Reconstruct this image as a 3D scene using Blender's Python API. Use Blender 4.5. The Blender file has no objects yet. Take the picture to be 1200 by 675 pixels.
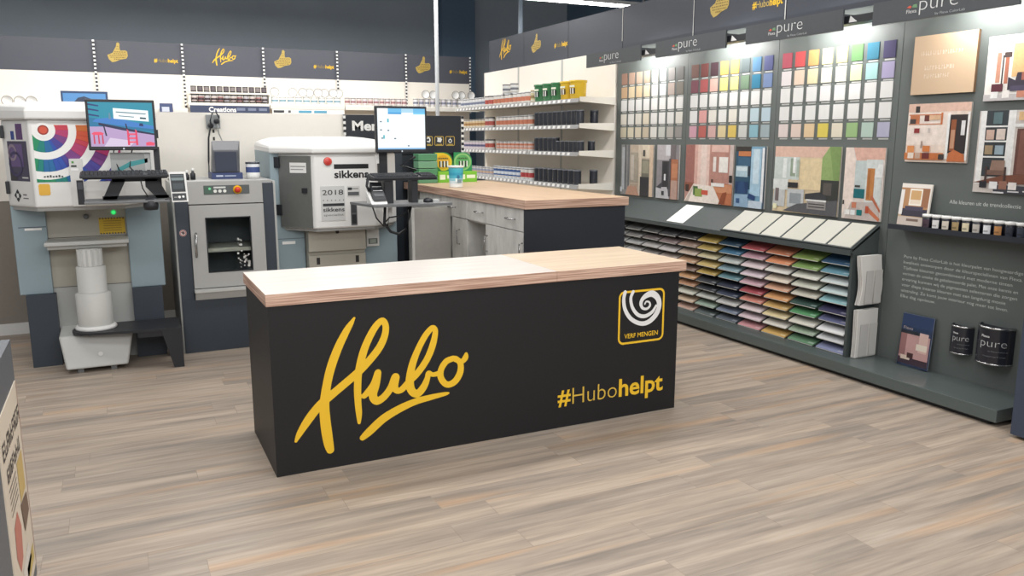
import bpy, math, random
import numpy as np
from mathutils import Vector
random.seed(7)
scene = bpy.context.scene
COL = scene.collection
PI = math.pi
ORD = ['first', 'second', 'third', 'fourth', 'fifth', 'sixth', 'seventh', 'eighth', 'ninth', 'tenth', 'eleventh', 'twelfth', 'thirteenth']

# ------------------------------------------------------------------ colour and materials
def lin(c):
    c = c / 255.0
    return c / 12.92 if c <= 0.04045 else ((c + 0.055) / 1.055) ** 2.4
def C(r, g, b): return (lin(r), lin(g), lin(b), 1.0)

def newmat(name):
    m = bpy.data.materials.new(name); m.use_nodes = True
    nt = m.node_tree
    return m, nt, nt.nodes['Principled BSDF']

def plain(name, col, rough=0.5, metal=0.0, noise=0.06, scale=30.0, spec=0.5):
    m, nt, b = newmat(name)
    tc = nt.nodes.new('ShaderNodeTexCoord')
    n = nt.nodes.new('ShaderNodeTexNoise'); n.inputs['Scale'].default_value = scale; n.inputs['Detail'].default_value = 3
    nt.links.new(tc.outputs['Object'], n.inputs['Vector'])
    mr = nt.nodes.new('ShaderNodeMapRange'); mr.inputs['To Min'].default_value = 1 - noise; mr.inputs['To Max'].default_value = 1 + noise
    nt.links.new(n.outputs['Fac'], mr.inputs['Value'])
    mx = nt.nodes.new('ShaderNodeVectorMath'); mx.operation = 'SCALE'
    mx.inputs[0].default_value = col[:3]
    nt.links.new(mr.outputs['Result'], mx.inputs['Scale'])
    nt.links.new(mx.outputs['Vector'], b.inputs['Base Color'])
    b.inputs['Roughness'].default_value = rough; b.inputs['Metallic'].default_value = metal
    b.inputs['Specular IOR Level'].default_value = spec
    return m

def attr_mat(name, rough=0.5, emit=0.0, metal=0.0, spec=0.5):
    m, nt, b = newmat(name)
    a = nt.nodes.new('ShaderNodeAttribute'); a.attribute_name = 'Col'
    nt.links.new(a.outputs['Color'], b.inputs['Base Color'])
    b.inputs['Roughness'].default_value = rough; b.inputs['Metallic'].default_value = metal
    b.inputs['Specular IOR Level'].default_value = spec
    if emit:
        nt.links.remove(b.inputs['Base Color'].links[0]); b.inputs['Base Color'].default_value = (0.01, 0.01, 0.01, 1)
        nt.links.new(a.outputs['Color'], b.inputs['Emission Color']); b.inputs['Emission Strength'].default_value = emit
    return m

def emission(name, col, s):
    m, nt, b = newmat(name)
    b.inputs['Base Color'].default_value = col
    b.inputs['Emission Color'].default_value = col; b.inputs['Emission Strength'].default_value = s
    return m

def floor_mat():
    m, nt, b = newmat('vinyl_planks')
    N, Lk = nt.nodes, nt.links
    geo = N.new('ShaderNodeNewGeometry')
    br = N.new('ShaderNodeTexBrick')
    br.offset = 0.0; br.offset_frequency = 2; br.squash = 1
    br.inputs['Scale'].default_value = 1
    br.inputs['Brick Width'].default_value = 1.25; br.inputs['Row Height'].default_value = 0.165
    br.inputs['Mortar Size'].default_value = 0.0015; br.inputs['Mortar Smooth'].default_value = 0.3
    br.inputs['Color1'].default_value = (0, 0, 0, 1); br.inputs['Color2'].default_value = (1, 1, 1, 1)
    br.inputs['Mortar'].default_value = (0.3, 0.3, 0.3, 1)
    sp = N.new('ShaderNodeSeparateXYZ'); Lk.new(geo.outputs['Position'], sp.inputs[0])
    rw = N.new('ShaderNodeMath'); rw.operation = 'DIVIDE'; rw.inputs[1].default_value = 0.165; Lk.new(sp.outputs['Y'], rw.inputs[0])
    rf = N.new('ShaderNodeMath'); rf.operation = 'FLOOR'; Lk.new(rw.outputs[0], rf.inputs[0])
    wn = N.new('ShaderNodeTexWhiteNoise'); wn.noise_dimensions = '1D'; Lk.new(rf.outputs[0], wn.inputs['W'])
    sh = N.new('ShaderNodeMath'); sh.operation = 'MULTIPLY_ADD'; sh.inputs[1].default_value = 1.25; Lk.new(wn.outputs['Value'], sh.inputs[0]); Lk.new(sp.outputs['X'], sh.inputs[2])
    cv = N.new('ShaderNodeCombineXYZ'); Lk.new(sh.outputs[0], cv.inputs['X']); Lk.new(sp.outputs['Y'], cv.inputs['Y'])
    Lk.new(cv.outputs[0], br.inputs['Vector'])
    # grain streaks along X
    mp = N.new('ShaderNodeMapping'); mp.inputs['Scale'].default_value = (0.8, 11, 1)
    Lk.new(geo.outputs['Position'], mp.inputs['Vector'])
    off = N.new('ShaderNodeVectorMath'); off.operation = 'ADD'
    Lk.new(mp.outputs['Vector'], off.inputs[0])
    sc = N.new('ShaderNodeVectorMath'); sc.operation = 'SCALE'; sc.inputs['Scale'].default_value = 4.5
    Lk.new(br.outputs['Color'], sc.inputs[0]); Lk.new(sc.outputs['Vector'], off.inputs[1])
    n1 = N.new('ShaderNodeTexNoise'); n1.inputs['Scale'].default_value = 1.3; n1.inputs['Detail'].default_value = 6; n1.inputs['Roughness'].default_value = 0.62
    Lk.new(off.outputs['Vector'], n1.inputs['Vector'])
    mp2 = N.new('ShaderNodeMapping'); mp2.inputs['Scale'].default_value = (3, 60, 1)
    Lk.new(geo.outputs['Position'], mp2.inputs['Vector'])
    n2 = N.new('ShaderNodeTexNoise'); n2.inputs['Scale'].default_value = 1.0; n2.inputs['Detail'].default_value = 4
    Lk.new(mp2.outputs['Vector'], n2.inputs['Vector'])
    cr = N.new('ShaderNodeValToRGB')
    e = cr.color_ramp.elements
    e[0].position = 0.25; e[0].color = C(142, 131, 121)
    e[1].position = 0.75; e[1].color = C(196, 182, 167)
    for p, c in ((0.4, C(158, 146, 134)), (0.5, C(173, 159, 145)), (0.6, C(185, 170, 154))):
        x = e.new(p); x.color = c
    Lk.new(n1.outputs['Fac'], cr.inputs['Fac'])
    # per plank tint
    tint = N.new('ShaderNodeValToRGB')
    t = tint.color_ramp.elements
    t[0].position = 0; t[0].color = (0.80, 0.81, 0.825, 1); t[1].position = 1; t[1].color = (0.97, 0.95, 0.93, 1)
    Lk.new(br.outputs['Color'], tint.inputs['Fac'])
    mul = N.new('ShaderNodeMix'); mul.data_type = 'RGBA'; mul.blend_type = 'MULTIPLY'; mul.inputs['Factor'].default_value = 1
    Lk.new(cr.outputs['Color'], mul.inputs['A']); Lk.new(tint.outputs['Color'], mul.inputs['B'])
    # ochre blush in places
    n3 = N.new('ShaderNodeTexNoise'); n3.inputs['Scale'].default_value = 0.9; n3.inputs['Detail'].default_value = 2
    Lk.new(off.outputs['Vector'], n3.inputs['Vector'])
    mr = N.new('ShaderNodeMapRange'); mr.inputs['From Min'].default_value = 0.56; mr.inputs['From Max'].default_value = 0.72; mr.inputs['To Max'].default_value = 0.45
    Lk.new(n3.outputs['Fac'], mr.inputs['Value'])
    mo = N.new('ShaderNodeMix'); mo.data_type = 'RGBA'; mo.inputs['B'].default_value = C(196, 158, 122)
    Lk.new(mr.outputs['Result'], mo.inputs['Factor']); Lk.new(mul.outputs['Result'], mo.inputs['A'])
    fine = N.new('ShaderNodeMapRange'); fine.inputs['From Min'].default_value = 0.3; fine.inputs['From Max'].default_value = 0.7
    fine.inputs['To Min'].default_value = 0.88; fine.inputs['To Max'].default_value = 1.08
    Lk.new(n2.outputs['Fac'], fine.inputs['Value'])
    fm = N.new('ShaderNodeVectorMath'); fm.operation = 'SCALE'
    Lk.new(mo.outputs['Result'], fm.inputs[0]); Lk.new(fine.outputs['Result'], fm.inputs['Scale'])
    gap = N.new('ShaderNodeMix'); gap.data_type = 'RGBA'; gap.inputs['B'].default_value = C(95, 82, 72)
    gf = N.new('ShaderNodeMath'); gf.operation = 'MULTIPLY'; gf.inputs[1].default_value = 0.3
    Lk.new(br.outputs['Fac'], gf.inputs[0]); Lk.new(gf.outputs[0], gap.inputs['Factor'])
    Lk.new(fm.outputs['Vector'], gap.inputs['A'])
    Lk.new(gap.outputs['Result'], b.inputs['Base Color'])
    b.inputs['Roughness'].default_value = 0.42; b.inputs['Specular IOR Level'].default_value = 0.35
    return m

def wood_mat(name, c0, c1, rough=0.4, sx=1.5, sy=22):
    m, nt, b = newmat(name)
    N, Lk = nt.nodes, nt.links
    geo = N.new('ShaderNodeNewGeometry')
    mp = N.new('ShaderNodeMapping'); mp.inputs['Scale'].default_value = (sx, sy, 20)
    Lk.new(geo.outputs['Position'], mp.inputs['Vector'])
    n = N.new('ShaderNodeTexNoise'); n.inputs['Scale'].default_value = 1; n.inputs['Detail'].default_value = 5; n.inputs['Roughness'].default_value = 0.6
    Lk.new(mp.outputs['Vector'], n.inputs['Vector'])
    cr = N.new('ShaderNodeValToRGB'); e = cr.color_ramp.elements
    e[0].position = 0.3; e[0].color = c0; e[1].position = 0.7; e[1].color = c1
    Lk.new(n.outputs['Fac'], cr.inputs['Fac']); Lk.new(cr.outputs['Color'], b.inputs['Base Color'])
    b.inputs['Roughness'].default_value = rough
    return m

def ply_mat():
    m, nt, b = newmat('plywood_edge')
    N, Lk = nt.nodes, nt.links
    geo = N.new('ShaderNodeNewGeometry')
    mp = N.new('ShaderNodeMapping'); mp.inputs['Scale'].default_value = (2.5, 2.5, 150)
    Lk.new(geo.outputs['Position'], mp.inputs['Vector'])
    n = N.new('ShaderNodeTexNoise'); n.inputs['Scale'].default_value = 1; n.inputs['Detail'].default_value = 3
    Lk.new(mp.outputs['Vector'], n.inputs['Vector'])
    cr = N.new('ShaderNodeValToRGB'); e = cr.color_ramp.elements
    e[0].position = 0.36; e[0].color = C(160, 124, 106); e[1].position = 0.64; e[1].color = C(218, 186, 166)
    Lk.new(n.outputs['Fac'], cr.inputs['Fac']); Lk.new(cr.outputs['Color'], b.inputs['Base Color'])
    b.inputs['Roughness'].default_value = 0.55
    return m

def concrete_mat():
    m, nt, b = newmat('concrete_laminate')
    N, Lk = nt.nodes, nt.links
    geo = N.new('ShaderNodeNewGeometry')
    mp = N.new('ShaderNodeMapping'); mp.inputs['Scale'].default_value = (4, 6, 2.2)
    Lk.new(geo.outputs['Position'], mp.inputs['Vector'])
    n = N.new('ShaderNodeTexNoise'); n.inputs['Scale'].default_value = 1.2; n.inputs['Detail'].default_value = 7; n.inputs['Roughness'].default_value = 0.65
    Lk.new(mp.outputs['Vector'], n.inputs['Vector'])
    cr = N.new('ShaderNodeValToRGB'); e = cr.color_ramp.elements
    e[0].position = 0.3; e[0].color = C(184, 183, 180); e[1].position = 0.7; e[1].color = C(222, 222, 218)
    Lk.new(n.outputs['Fac'], cr.inputs['Fac']); Lk.new(cr.outputs['Color'], b.inputs['Base Color'])
    b.inputs['Roughness'].default_value = 0.6
    return m

M = {}
M['floor'] = floor_mat()
M['ply'] = ply_mat()
M['birch'] = wood_mat('birch_top', C(208, 184, 156), C(228, 208, 184), 0.42)
M['pale'] = wood_mat('glare_top', C(222, 214, 206), C(236, 230, 223), 0.28)  # glare on the left worktop board, painted in as a whiter tone
M['birch2'] = wood_mat('birch_top_lengthwise', C(196, 164, 132), C(214, 184, 152), 0.45, 22, 1.5)
M['concrete'] = concrete_mat()
M['black'] = plain('black_laminate', C(18, 19, 22), 0.5, noise=0.1, scale=60)
M['navyblk'] = plain('blue_black_laminate', C(36, 41, 50), 0.5)
M['dark'] = plain('dark_plastic', C(38, 40, 45), 0.45)
M['slate'] = plain('slate_wall_paint', C(180, 191, 201), 0.85, noise=0.08, scale=1.5)
M['slatedk'] = plain('dark_slate_paint', C(104, 126, 148), 0.85)
M['ceil'] = plain('dark_ceiling_paint', C(60, 66, 74), 0.9)
M['panel'] = plain('green_grey_display', C(90, 96, 94), 0.55, noise=0.03, scale=3)
M['plinth'] = plain('green_grey_plinth', C(84, 93, 92), 0.32, noise=0.04)
M['rack'] = plain('green_grey_rack', C(66, 74, 74), 0.5)
M['canopy'] = plain('charcoal_canopy', C(74, 78, 82), 0.55)
M['header'] = plain('charcoal_header', C(80, 82, 92), 0.5, noise=0.04, scale=4)
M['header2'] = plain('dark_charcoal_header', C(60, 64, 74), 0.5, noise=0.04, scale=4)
M['cream'] = plain('cream_panel', C(240, 234, 224), 0.6, noise=0.015)
M['white'] = plain('white_plastic', C(226, 226, 224), 0.4, noise=0.01)
M['shelfwhite'] = plain('shelf_white', C(232, 228, 218), 0.5, noise=0.01)
M['grey'] = plain('machine_grey', C(168, 168, 166), 0.5, noise=0.02)
M['ltgrey'] = plain('light_grey_steel', C(186, 187, 184), 0.4, noise=0.02)
M['bluegrey'] = plain('blue_grey_steel', C(142, 160, 168), 0.45, noise=0.02)
M['beige'] = plain('beige_steel', C(176, 172, 160), 0.45, noise=0.03)
M['charcoalblue'] = plain('charcoal_blue_steel', C(52, 60, 70), 0.5)
M['midgrey'] = plain('mid_grey_steel', C(120, 122, 124), 0.4, metal=0.3)
M['chrome'] = plain('chrome', C(190, 190, 190), 0.25, metal=1.0, noise=0.01)
M['postblue'] = plain('dark_blue_post', C(56, 66, 84), 0.5)
M['vc'] = attr_mat('printed_colours', 0.5)
M['vcmatte'] = attr_mat('matte_colours', 0.8, spec=0.2)
def photo_mat():
    m, nt, b = newmat('photo_print')
    a = nt.nodes.new('ShaderNodeAttribute'); a.attribute_name = 'Col'
    geo = nt.nodes.new('ShaderNodeNewGeometry')
    n = nt.nodes.new('ShaderNodeTexNoise'); n.inputs['Scale'].default_value = 26; n.inputs['Detail'].default_value = 5; n.inputs['Roughness'].default_value = 0.7
    nt.links.new(geo.outputs['Position'], n.inputs['Vector'])
    mr = nt.nodes.new('ShaderNodeMapRange'); mr.inputs['From Min'].default_value = 0.3; mr.inputs['From Max'].default_value = 0.7; mr.inputs['To Min'].default_value = 0.70; mr.inputs['To Max'].default_value = 0.90
    nt.links.new(n.outputs['Fac'], mr.inputs['Value'])
    v = nt.nodes.new('ShaderNodeVectorMath'); v.operation = 'SCALE'
    nt.links.new(a.outputs['Color'], v.inputs[0]); nt.links.new(mr.outputs['Result'], v.inputs['Scale'])
    nt.links.new(v.outputs['Vector'], b.inputs['Base Color']); b.inputs['Roughness'].default_value = 0.4
    return m
def swatch_mat():
    m, nt, b = newmat('swatch_colours')
    a = nt.nodes.new('ShaderNodeAttribute'); a.attribute_name = 'Col'
    hs = nt.nodes.new('ShaderNodeHueSaturation'); hs.inputs['Saturation'].default_value = 0.92; hs.inputs['Value'].default_value = 0.66
    nt.links.new(a.outputs['Color'], hs.inputs['Color']); nt.links.new(hs.outputs['Color'], b.inputs['Base Color'])
    b.inputs['Roughness'].default_value = 0.7; b.inputs['Specular IOR Level'].default_value = 0.2
    return m
def sheet_mat():
    m, nt, b = newmat('sheet_colours')
    a = nt.nodes.new('ShaderNodeAttribute'); a.attribute_name = 'Col'
    hs = nt.nodes.new('ShaderNodeHueSaturation'); hs.inputs['Saturation'].default_value = 0.84; hs.inputs['Value'].default_value = 1.0
    nt.links.new(a.outputs['Color'], hs.inputs['Color']); nt.links.new(hs.outputs['Color'], b.inputs['Base Color'])
    b.inputs['Roughness'].default_value = 0.55
    return m
M['sheet'] = sheet_mat()
M['photo'] = photo_mat(); M['swatch'] = swatch_mat()
M['vcgloss'] = attr_mat('glossy_colours', 0.25)
M['screen'] = attr_mat('lit_screen', 0.3, emit=1.15)
M['tube'] = emission('lit_tube', (1, 0.98, 0.95, 1), 14)
M['lampwhite'] = emission('lit_lamp_lens', (1, 0.98, 0.95, 1), 5)
g, nt, b = newmat('window_glass')
b.inputs['Base Color'].default_value = (0.85, 0.9, 0.9, 1); b.inputs['Transmission Weight'].default_value = 1; b.inputs['Roughness'].default_value = 0.02; b.inputs['IOR'].default_value = 1.1
M['glass'] = g
g, nt, b = newmat('acrylic')
b.inputs['Base Color'].default_value = (0.95, 0.97, 0.97, 1); b.inputs['Transmission Weight'].default_value = 1; b.inputs['Roughness'].default_value = 0.05; b.inputs['IOR'].default_value = 1.08
M['acrylic'] = g

# ------------------------------------------------------------------ mesh helpers
class F:
    def __init__(s, o, u, v):
        s.o, s.u, s.v = Vector(o), Vector(u).normalized(), Vector(v).normalized(); s.n = s.u.cross(s.v)
    def p(s, a, b, c=0.0): return s.o + s.u * a + s.v * b + s.n * c
def front(x, y, z): return F((x, y, z), (1, 0, 0), (0, 0, 1))          # faces the shop floor (-Y)
def side(x, y, z): return F((x, y, z), (0, -1, 0), (0, 0, 1))          # faces -X

_tc = {}
def glyphs(s, bold):
    k = (s, bold)
    if k in _tc: return _tc[k]
    def mk(t):
        cu = bpy.data.curves.new('tmp', 'FONT'); cu.body = t; cu.size = 1; cu.resolution_u = 3; cu.offset = bold
        o = bpy.data.objects.new('tmp', cu); COL.objects.link(o)
        dg = bpy.context.evaluated_depsgraph_get(); me = bpy.data.meshes.new_from_object(o.evaluated_get(dg))
        vs = [v.co.copy() for v in me.vertices]; fs = [list(p.vertices) for p in me.polygons]
        bpy.data.objects.remove(o); bpy.data.curves.remove(cu); bpy.data.meshes.remove(me)
        return vs, fs
    if 'H' not in _tc:
        vs, _ = mk('H'); _tc['H'] = max(v.y for v in vs)
    vs, fs = mk(s)
    h = _tc['H']
    x0 = min(v.x for v in vs); x1 = max(v.x for v in vs)
    _tc[k] = ([(v.x - x0, v.y) for v in vs], fs, x1 - x0, h)
    return _tc[k]

class MB:
    def __init__(s): s.v, s.f, s.c, s.m, s.s = [], [], [], [], []
    def face(s, idx, col=(1, 1, 1, 1), mi=0, sm=False):
        s.f.append(idx); s.c.append(col); s.m.append(mi); s.s.append(sm)
    def add(s, pts):
        i = len(s.v); s.v += [tuple(p) for p in pts]; return i
    def box(s, x0, x1, y0, y1, z0, z1, col=(1, 1, 1, 1), mi=0):
        i = s.add([(x0, y0, z0), (x1, y0, z0), (x1, y1, z0), (x0, y1, z0), (x0, y0, z1), (x1, y0, z1), (x1, y1, z1), (x0, y1, z1)])
        for q in ((3, 2, 1, 0), (4, 5, 6, 7), (0, 1, 5, 4), (1, 2, 6, 5), (2, 3, 7, 6), (3, 0, 4, 7)):
            s.face([i + k for k in q], col, mi)
        return s
    def hexa(s, p, col=(1, 1, 1, 1), mi=0):
        i = s.add(p)
        for q in ((3, 2, 1, 0), (4, 5, 6, 7), (0, 1, 5, 4), (1, 2, 6, 5), (2, 3, 7, 6), (3, 0, 4, 7)):
            s.face([i + k for k in q], col, mi)
        return s
    def poly(s, fr, pts, off=0.0, col=(1, 1, 1, 1), mi=0):
        i = s.add([fr.p(a, b, off) for a, b in pts])
        area = sum(pts[k][0] * pts[(k + 1) % len(pts)][1] - pts[(k + 1) % len(pts)][0] * pts[k][1] for k in range(len(pts)))
        idx = list(range(i, i + len(pts)))
        s.face(idx if area > 0 else idx[::-1], col, mi); return s
    def rect(s, fr, a0, a1, b0, b1, off=0.0, col=(1, 1, 1, 1), mi=0):
        return s.poly(fr, [(a0, b0), (a1, b0), (a1, b1), (a0, b1)], off, col, mi)
    def slab(s, fr, pts, o0, o1, col=(1, 1, 1, 1), mi=0, sidecol=None):
        area = sum(pts[k][0] * pts[(k + 1) % len(pts)][1] - pts[(k + 1) % len(pts)][0] * pts[k][1] for k in range(len(pts)))
        if area < 0: pts = pts[::-1]
        n = len(pts)
        i = s.add([fr.p(a, b, o0) for a, b in pts]); j = s.add([fr.p(a, b, o1) for a, b in pts])
        s.face(list(range(j, j + n)), col, mi); s.face(list(range(i, i + n))[::-1], sidecol or col, mi)
        for k in range(n):
            k2 = (k + 1) % n; s.face([i + k, i + k2, j + k2, j + k], sidecol or col, mi)
        return s
    def board(s, fr, a0, a1, b0, b1, o0, o1, col=(1, 1, 1, 1), mi=0, sidecol=None):
        return s.slab(fr, [(a0, b0), (a1, b0), (a1, b1), (a0, b1)], o0, o1, col, mi, sidecol)
    def lathe(s, c, prof, n=20, axis='z', a0=0.0, a1=2 * PI, mi=0, sm=True):
        """prof: (radius, height, colour of the band up to the next point)"""
        full = abs(a1 - a0 - 2 * PI) < 1e-6
        cnt = n if full else n + 1
        rings = []
        for r, h, _c in prof:
            r = max(r, 1e-4); pts = []
            for k in range(cnt):
                a = a0 + (a1 - a0) * k / n; x, y = r * math.cos(a), r * math.sin(a)
                if axis == 'z': p = (c[0] + x, c[1] + y, c[2] + h)
                elif axis == 'y': p = (c[0] + x, c[1] - h, c[2] + y)
                else: p = (c[0] - h, c[1] - x, c[2] + y)
                pts.append(p)
            rings.append(s.add(pts))
        for q in range(len(prof) - 1):
            for k in range(n):
                k2 = (k + 1) % cnt
                s.face([rings[q] + k, rings[q] + k2, rings[q + 1] + k2, rings[q + 1] + k], prof[q][2], mi, sm)
        return s
    def tube(s, path, r, n=8, col=(1, 1, 1, 1), mi=0):
        path = [Vector(p) for p in path]; rings = []
        for k, p in enumerate(path):
            d = (path[min(k + 1, len(path) - 1)] - path[max(k - 1, 0)]).normalized()
            up = Vector((0, 0, 1)) if abs(d.z) < 0.9 else Vector((1, 0, 0))
            a = d.cross(up).normalized(); b2 = a.cross(d)
            rings.append(s.add([p + (a * math.cos(2 * PI * t / n) + b2 * math.sin(2 * PI * t / n)) * r for t in range(n)]))
        for q in range(len(rings) - 1):
            for k in range(n):
                k2 = (k + 1) % n; s.face([rings[q] + k, rings[q + 1] + k, rings[q + 1] + k2, rings[q] + k2], col, mi, True)
        s.face([rings[0] + k for k in range(n)], col, mi); s.face([rings[-1] + k for k in range(n)][::-1], col, mi)
        return s
    def text(s, fr, t, a, b, h, off=0.002, col=(1, 1, 1, 1), bold=0.0, width=None, mi=0, slant=0.0):
        vs, fs, w, hh = glyphs(t, bold)
        k = h / hh; kx = width / w if width else k
        i = s.add([fr.p(a + x * kx + slant * y * k, b + y * k, off) for x, y in vs])
        for q in fs: s.face([i + z for z in q], col, mi)
        return s
    def brush(s, fr, strokes, off=0.002, col=(1, 1, 1, 1), mi=0, sub=5, scale=1.0, du=0.0, dv=0.0, cell=0.004):
        """one flat outline of several brush strokes of varying width, each a list of (u, v, width)"""
        P, Q = [], []
        for pts in strokes:
            n = len(pts); L = []
            for k in range(n - 1):
                p0, p1, p2, p3 = pts[max(k - 1, 0)], pts[k], pts[k + 1], pts[min(k + 2, n - 1)]
                for q in range(sub):
                    t = q / sub
                    L.append([0.5 * ((2 * p1[d]) + (-p0[d] + p2[d]) * t + (2 * p0[d] - 5 * p1[d] + 4 * p2[d] - p3[d]) * t * t + (-p0[d] + 3 * p1[d] - 3 * p2[d] + p3[d]) * t ** 3) for d in range(3)])
            L.append(list(pts[-1])); P += L[:-1]; Q += L[1:]
        P, Q = np.array(P), np.array(Q)
        lo = np.minimum(P.min(0), Q.min(0))[:2] - 0.05; hi = np.maximum(P.max(0), Q.max(0))[:2] + 0.05
        gx = np.arange(lo[0], hi[0], cell); gy = np.arange(lo[1], hi[1], cell)
        X, Y = np.meshgrid(gx, gy, indexing='ij'); D = np.full(X.shape, 9.0)
        for a, b in zip(P, Q):
            dx, dy = b[0] - a[0], b[1] - a[1]; l2 = dx * dx + dy * dy + 1e-12
            t = np.clip(((X - a[0]) * dx + (Y - a[1]) * dy) / l2, 0, 1)
            D = np.minimum(D, np.hypot(X - a[0] - t * dx, Y - a[1] - t * dy) - (a[2] + (b[2] - a[2]) * t) / 2)
        ins = D < 0; cache = {}
        def vert(key, u, v):
            if key not in cache: cache[key] = s.add([fr.p(du + u * scale, dv + v * scale, off)])
            return cache[key]
        hit = np.argwhere(ins[:-1, :-1] | ins[1:, :-1] | ins[:-1, 1:] | ins[1:, 1:])
        for i, j in hit:
            c4 = ((i, j), (i + 1, j), (i + 1, j + 1), (i, j + 1)); out = []
            for k in range(4):
                a, b = c4[k], c4[(k + 1) % 4]
                if ins[a]: out.append(vert(a, gx[a[0]], gy[a[1]]))
                if ins[a] != ins[b]:
                    t = D[a] / (D[a] - D[b]); key = (min(a, b), max(a, b))
                    out.append(vert(key, gx[a[0]] + (gx[b[0]] - gx[a[0]]) * t, gy[a[1]] + (gy[b[1]] - gy[a[1]]) * t))
            if len(out) >= 3: s.face(out, col, mi)
        return s
    def stroke(s, fr, pts, off=0.002, col=(1, 1, 1, 1), mi=0, sub=4, **kw): return s.brush(fr, [pts], off, col, mi, sub, cell=0.003, **kw)
    def ring(s, fr, a, b, r0, r1, off, col, n=24, t0=0.0, t1=2 * PI, mi=0):
        for k in range(n):
            x0, x1 = t0 + (t1 - t0) * k / n, t0 + (t1 - t0) * (k + 1) / n
            s.poly(fr, [(a + r0 * math.cos(x0), b + r0 * math.sin(x0)), (a + r1 * math.cos(x0), b + r1 * math.sin(x0)), (a + r1 * math.cos(x1), b + r1 * math.sin(x1)), (a + r0 * math.cos(x1), b + r0 * math.sin(x1))], off, col, mi)
        return s
    def disc(s, fr, a, b, r, off, col, n=20, mi=0):
        return s.poly(fr, [(a + r * math.cos(2 * PI * k / n), b + r * math.sin(2 * PI * k / n)) for k in range(n)], off, col, mi)
    def rframe(s, fr, a0, a1, b0, b1, w, rad, off, col, mi=0):
        """rounded square outline"""
        def out(i):
            L = []
            for cx, cy, t in ((a1 - rad, b1 - rad, 0), (a0 + rad, b1 - rad, PI / 2), (a0 + rad, b0 + rad, PI), (a1 - rad, b0 + rad, 1.5 * PI)):
                for k in range(6):
                    x = t + k * PI / 10; r = rad - i
                    L.append((cx + r * math.cos(x), cy + r * math.sin(x)))
            return L
        o, n_ = out(0), out(w)
        for k in range(len(o)):
            k2 = (k + 1) % len(o); s.poly(fr, [o[k], o[k2], n_[k2], n_[k]], off, col, mi)
        return s

def root(name, label, cat, loc, group=None):
    o = bpy.data.objects.new(name, None); o.empty_display_size = 0.1; o.location = loc; COL.objects.link(o)
    return tag(o, label, cat, group)
def tag(o, label, cat, group=None):
    o['label'] = label; o['category'] = cat
    if group: o['group'] = group
    return o
def world_loc(o):
    v = Vector((0, 0, 0))
    while o: v += o.location; o = o.parent
    return v
def obj(name, mb, mats, parent=None, origin=None, bevel=0.0, label=None, seg=2):
    """link a builder as one mesh; vertices are given in world space"""
    if not isinstance(mats, (list, tuple)): mats = [mats]
    if origin is None: origin = world_loc(parent) if parent else Vector((0, 0, 0))
    origin = Vector(origin)
    me = bpy.data.meshes.new(name)
    me.from_pydata([tuple(Vector(v) - origin) for v in mb.v], [], mb.f)
    for m in mats: me.materials.append(m)
    me.polygons.foreach_set('material_index', mb.m); me.polygons.foreach_set('use_smooth', mb.s)
    at = me.color_attributes.new('Col', 'FLOAT_COLOR', 'CORNER')
    buf = []
    for p, c in zip(mb.f, mb.c): buf += list(c) * len(p)
    at.data.foreach_set('color', buf)
    me.update()
    o = bpy.data.objects.new(name, me); COL.objects.link(o)
    if parent:
        o.parent = parent; o.location = origin - world_loc(parent)
    else:
        o.location = origin
    if bevel:
        bv = o.modifiers.new('edge', 'BEVEL'); bv.width = bevel; bv.segments = seg; bv.limit_method = 'ANGLE'; bv.angle_limit = math.radians(40)
    if label: o['label'] = label
    return o
def struct(name, mb, mats, label):
    o = obj(name, mb, mats); o['kind'] = 'structure'; o['label'] = label; o['category'] = name.split('_')[0]
    return o
def copy_thing(src, loc, label=None):
    r = src.copy(); COL.objects.link(r); r.location = loc
    if label: r['label'] = label
    for ch in src.children:
        c = ch.copy(); COL.objects.link(c); c.parent = r
        for g2 in ch.children:
            d = g2.copy(); COL.objects.link(d); d.parent = c
    return r

WHITE, BLACK = C(240, 240, 238), C(24, 25, 28)
YEL = C(236, 190, 42)
GOLD = C(190, 164, 86)

# ------------------------------------------------------------------ setting
struct('floor', MB().box(-7, 9, -2.5, 16, -0.05, 0), M['floor'], 'grey-brown wood plank vinyl floor')
struct('ceiling', MB().box(-7, 9, -2.5, 16, 4.5, 4.6), M['ceil'], 'dark painted shop ceiling')
struct('wall_back', MB().box(-7, 9, 15.6, 15.7, 0, 4.5), M['slate'], 'dark slate blue rear wall above the shelving')
struct('wall_right', MB().box(8.9, 9, -2.5, 15.6, 0, 4.5), M['slatedk'], 'dark right side wall behind the display run')
struct('trim_1', MB().box(5.9, 6.6, 15.2, 15.6, 0, 4.5), M['slatedk'], 'dark pilaster on the rear wall between the shelving runs')
PY = 8.15
mb = MB()
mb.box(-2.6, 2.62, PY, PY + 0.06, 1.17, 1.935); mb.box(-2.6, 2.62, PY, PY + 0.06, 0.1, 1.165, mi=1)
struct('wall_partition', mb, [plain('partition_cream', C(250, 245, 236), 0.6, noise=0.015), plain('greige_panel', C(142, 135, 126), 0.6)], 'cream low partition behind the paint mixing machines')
struct('baseboard_partition', MB().box(-2.6, 2.62, PY - 0.012, PY + 0.06, 0.0, 0.1), M['white'], 'white skirting strip at the foot of the partition')
mb = MB()
for jx in (0.862,):
    fr = front(0, PY, 0)
    for k in range(14): mb.rect(fr, jx - 0.009, jx + 0.009, 0.98 + k * 0.07, 1.012 + k * 0.07, 0.001, C(40, 38, 36))
struct('trim_2', mb, M['vc'], 'slotted upright joint in the cream partition')

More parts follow.
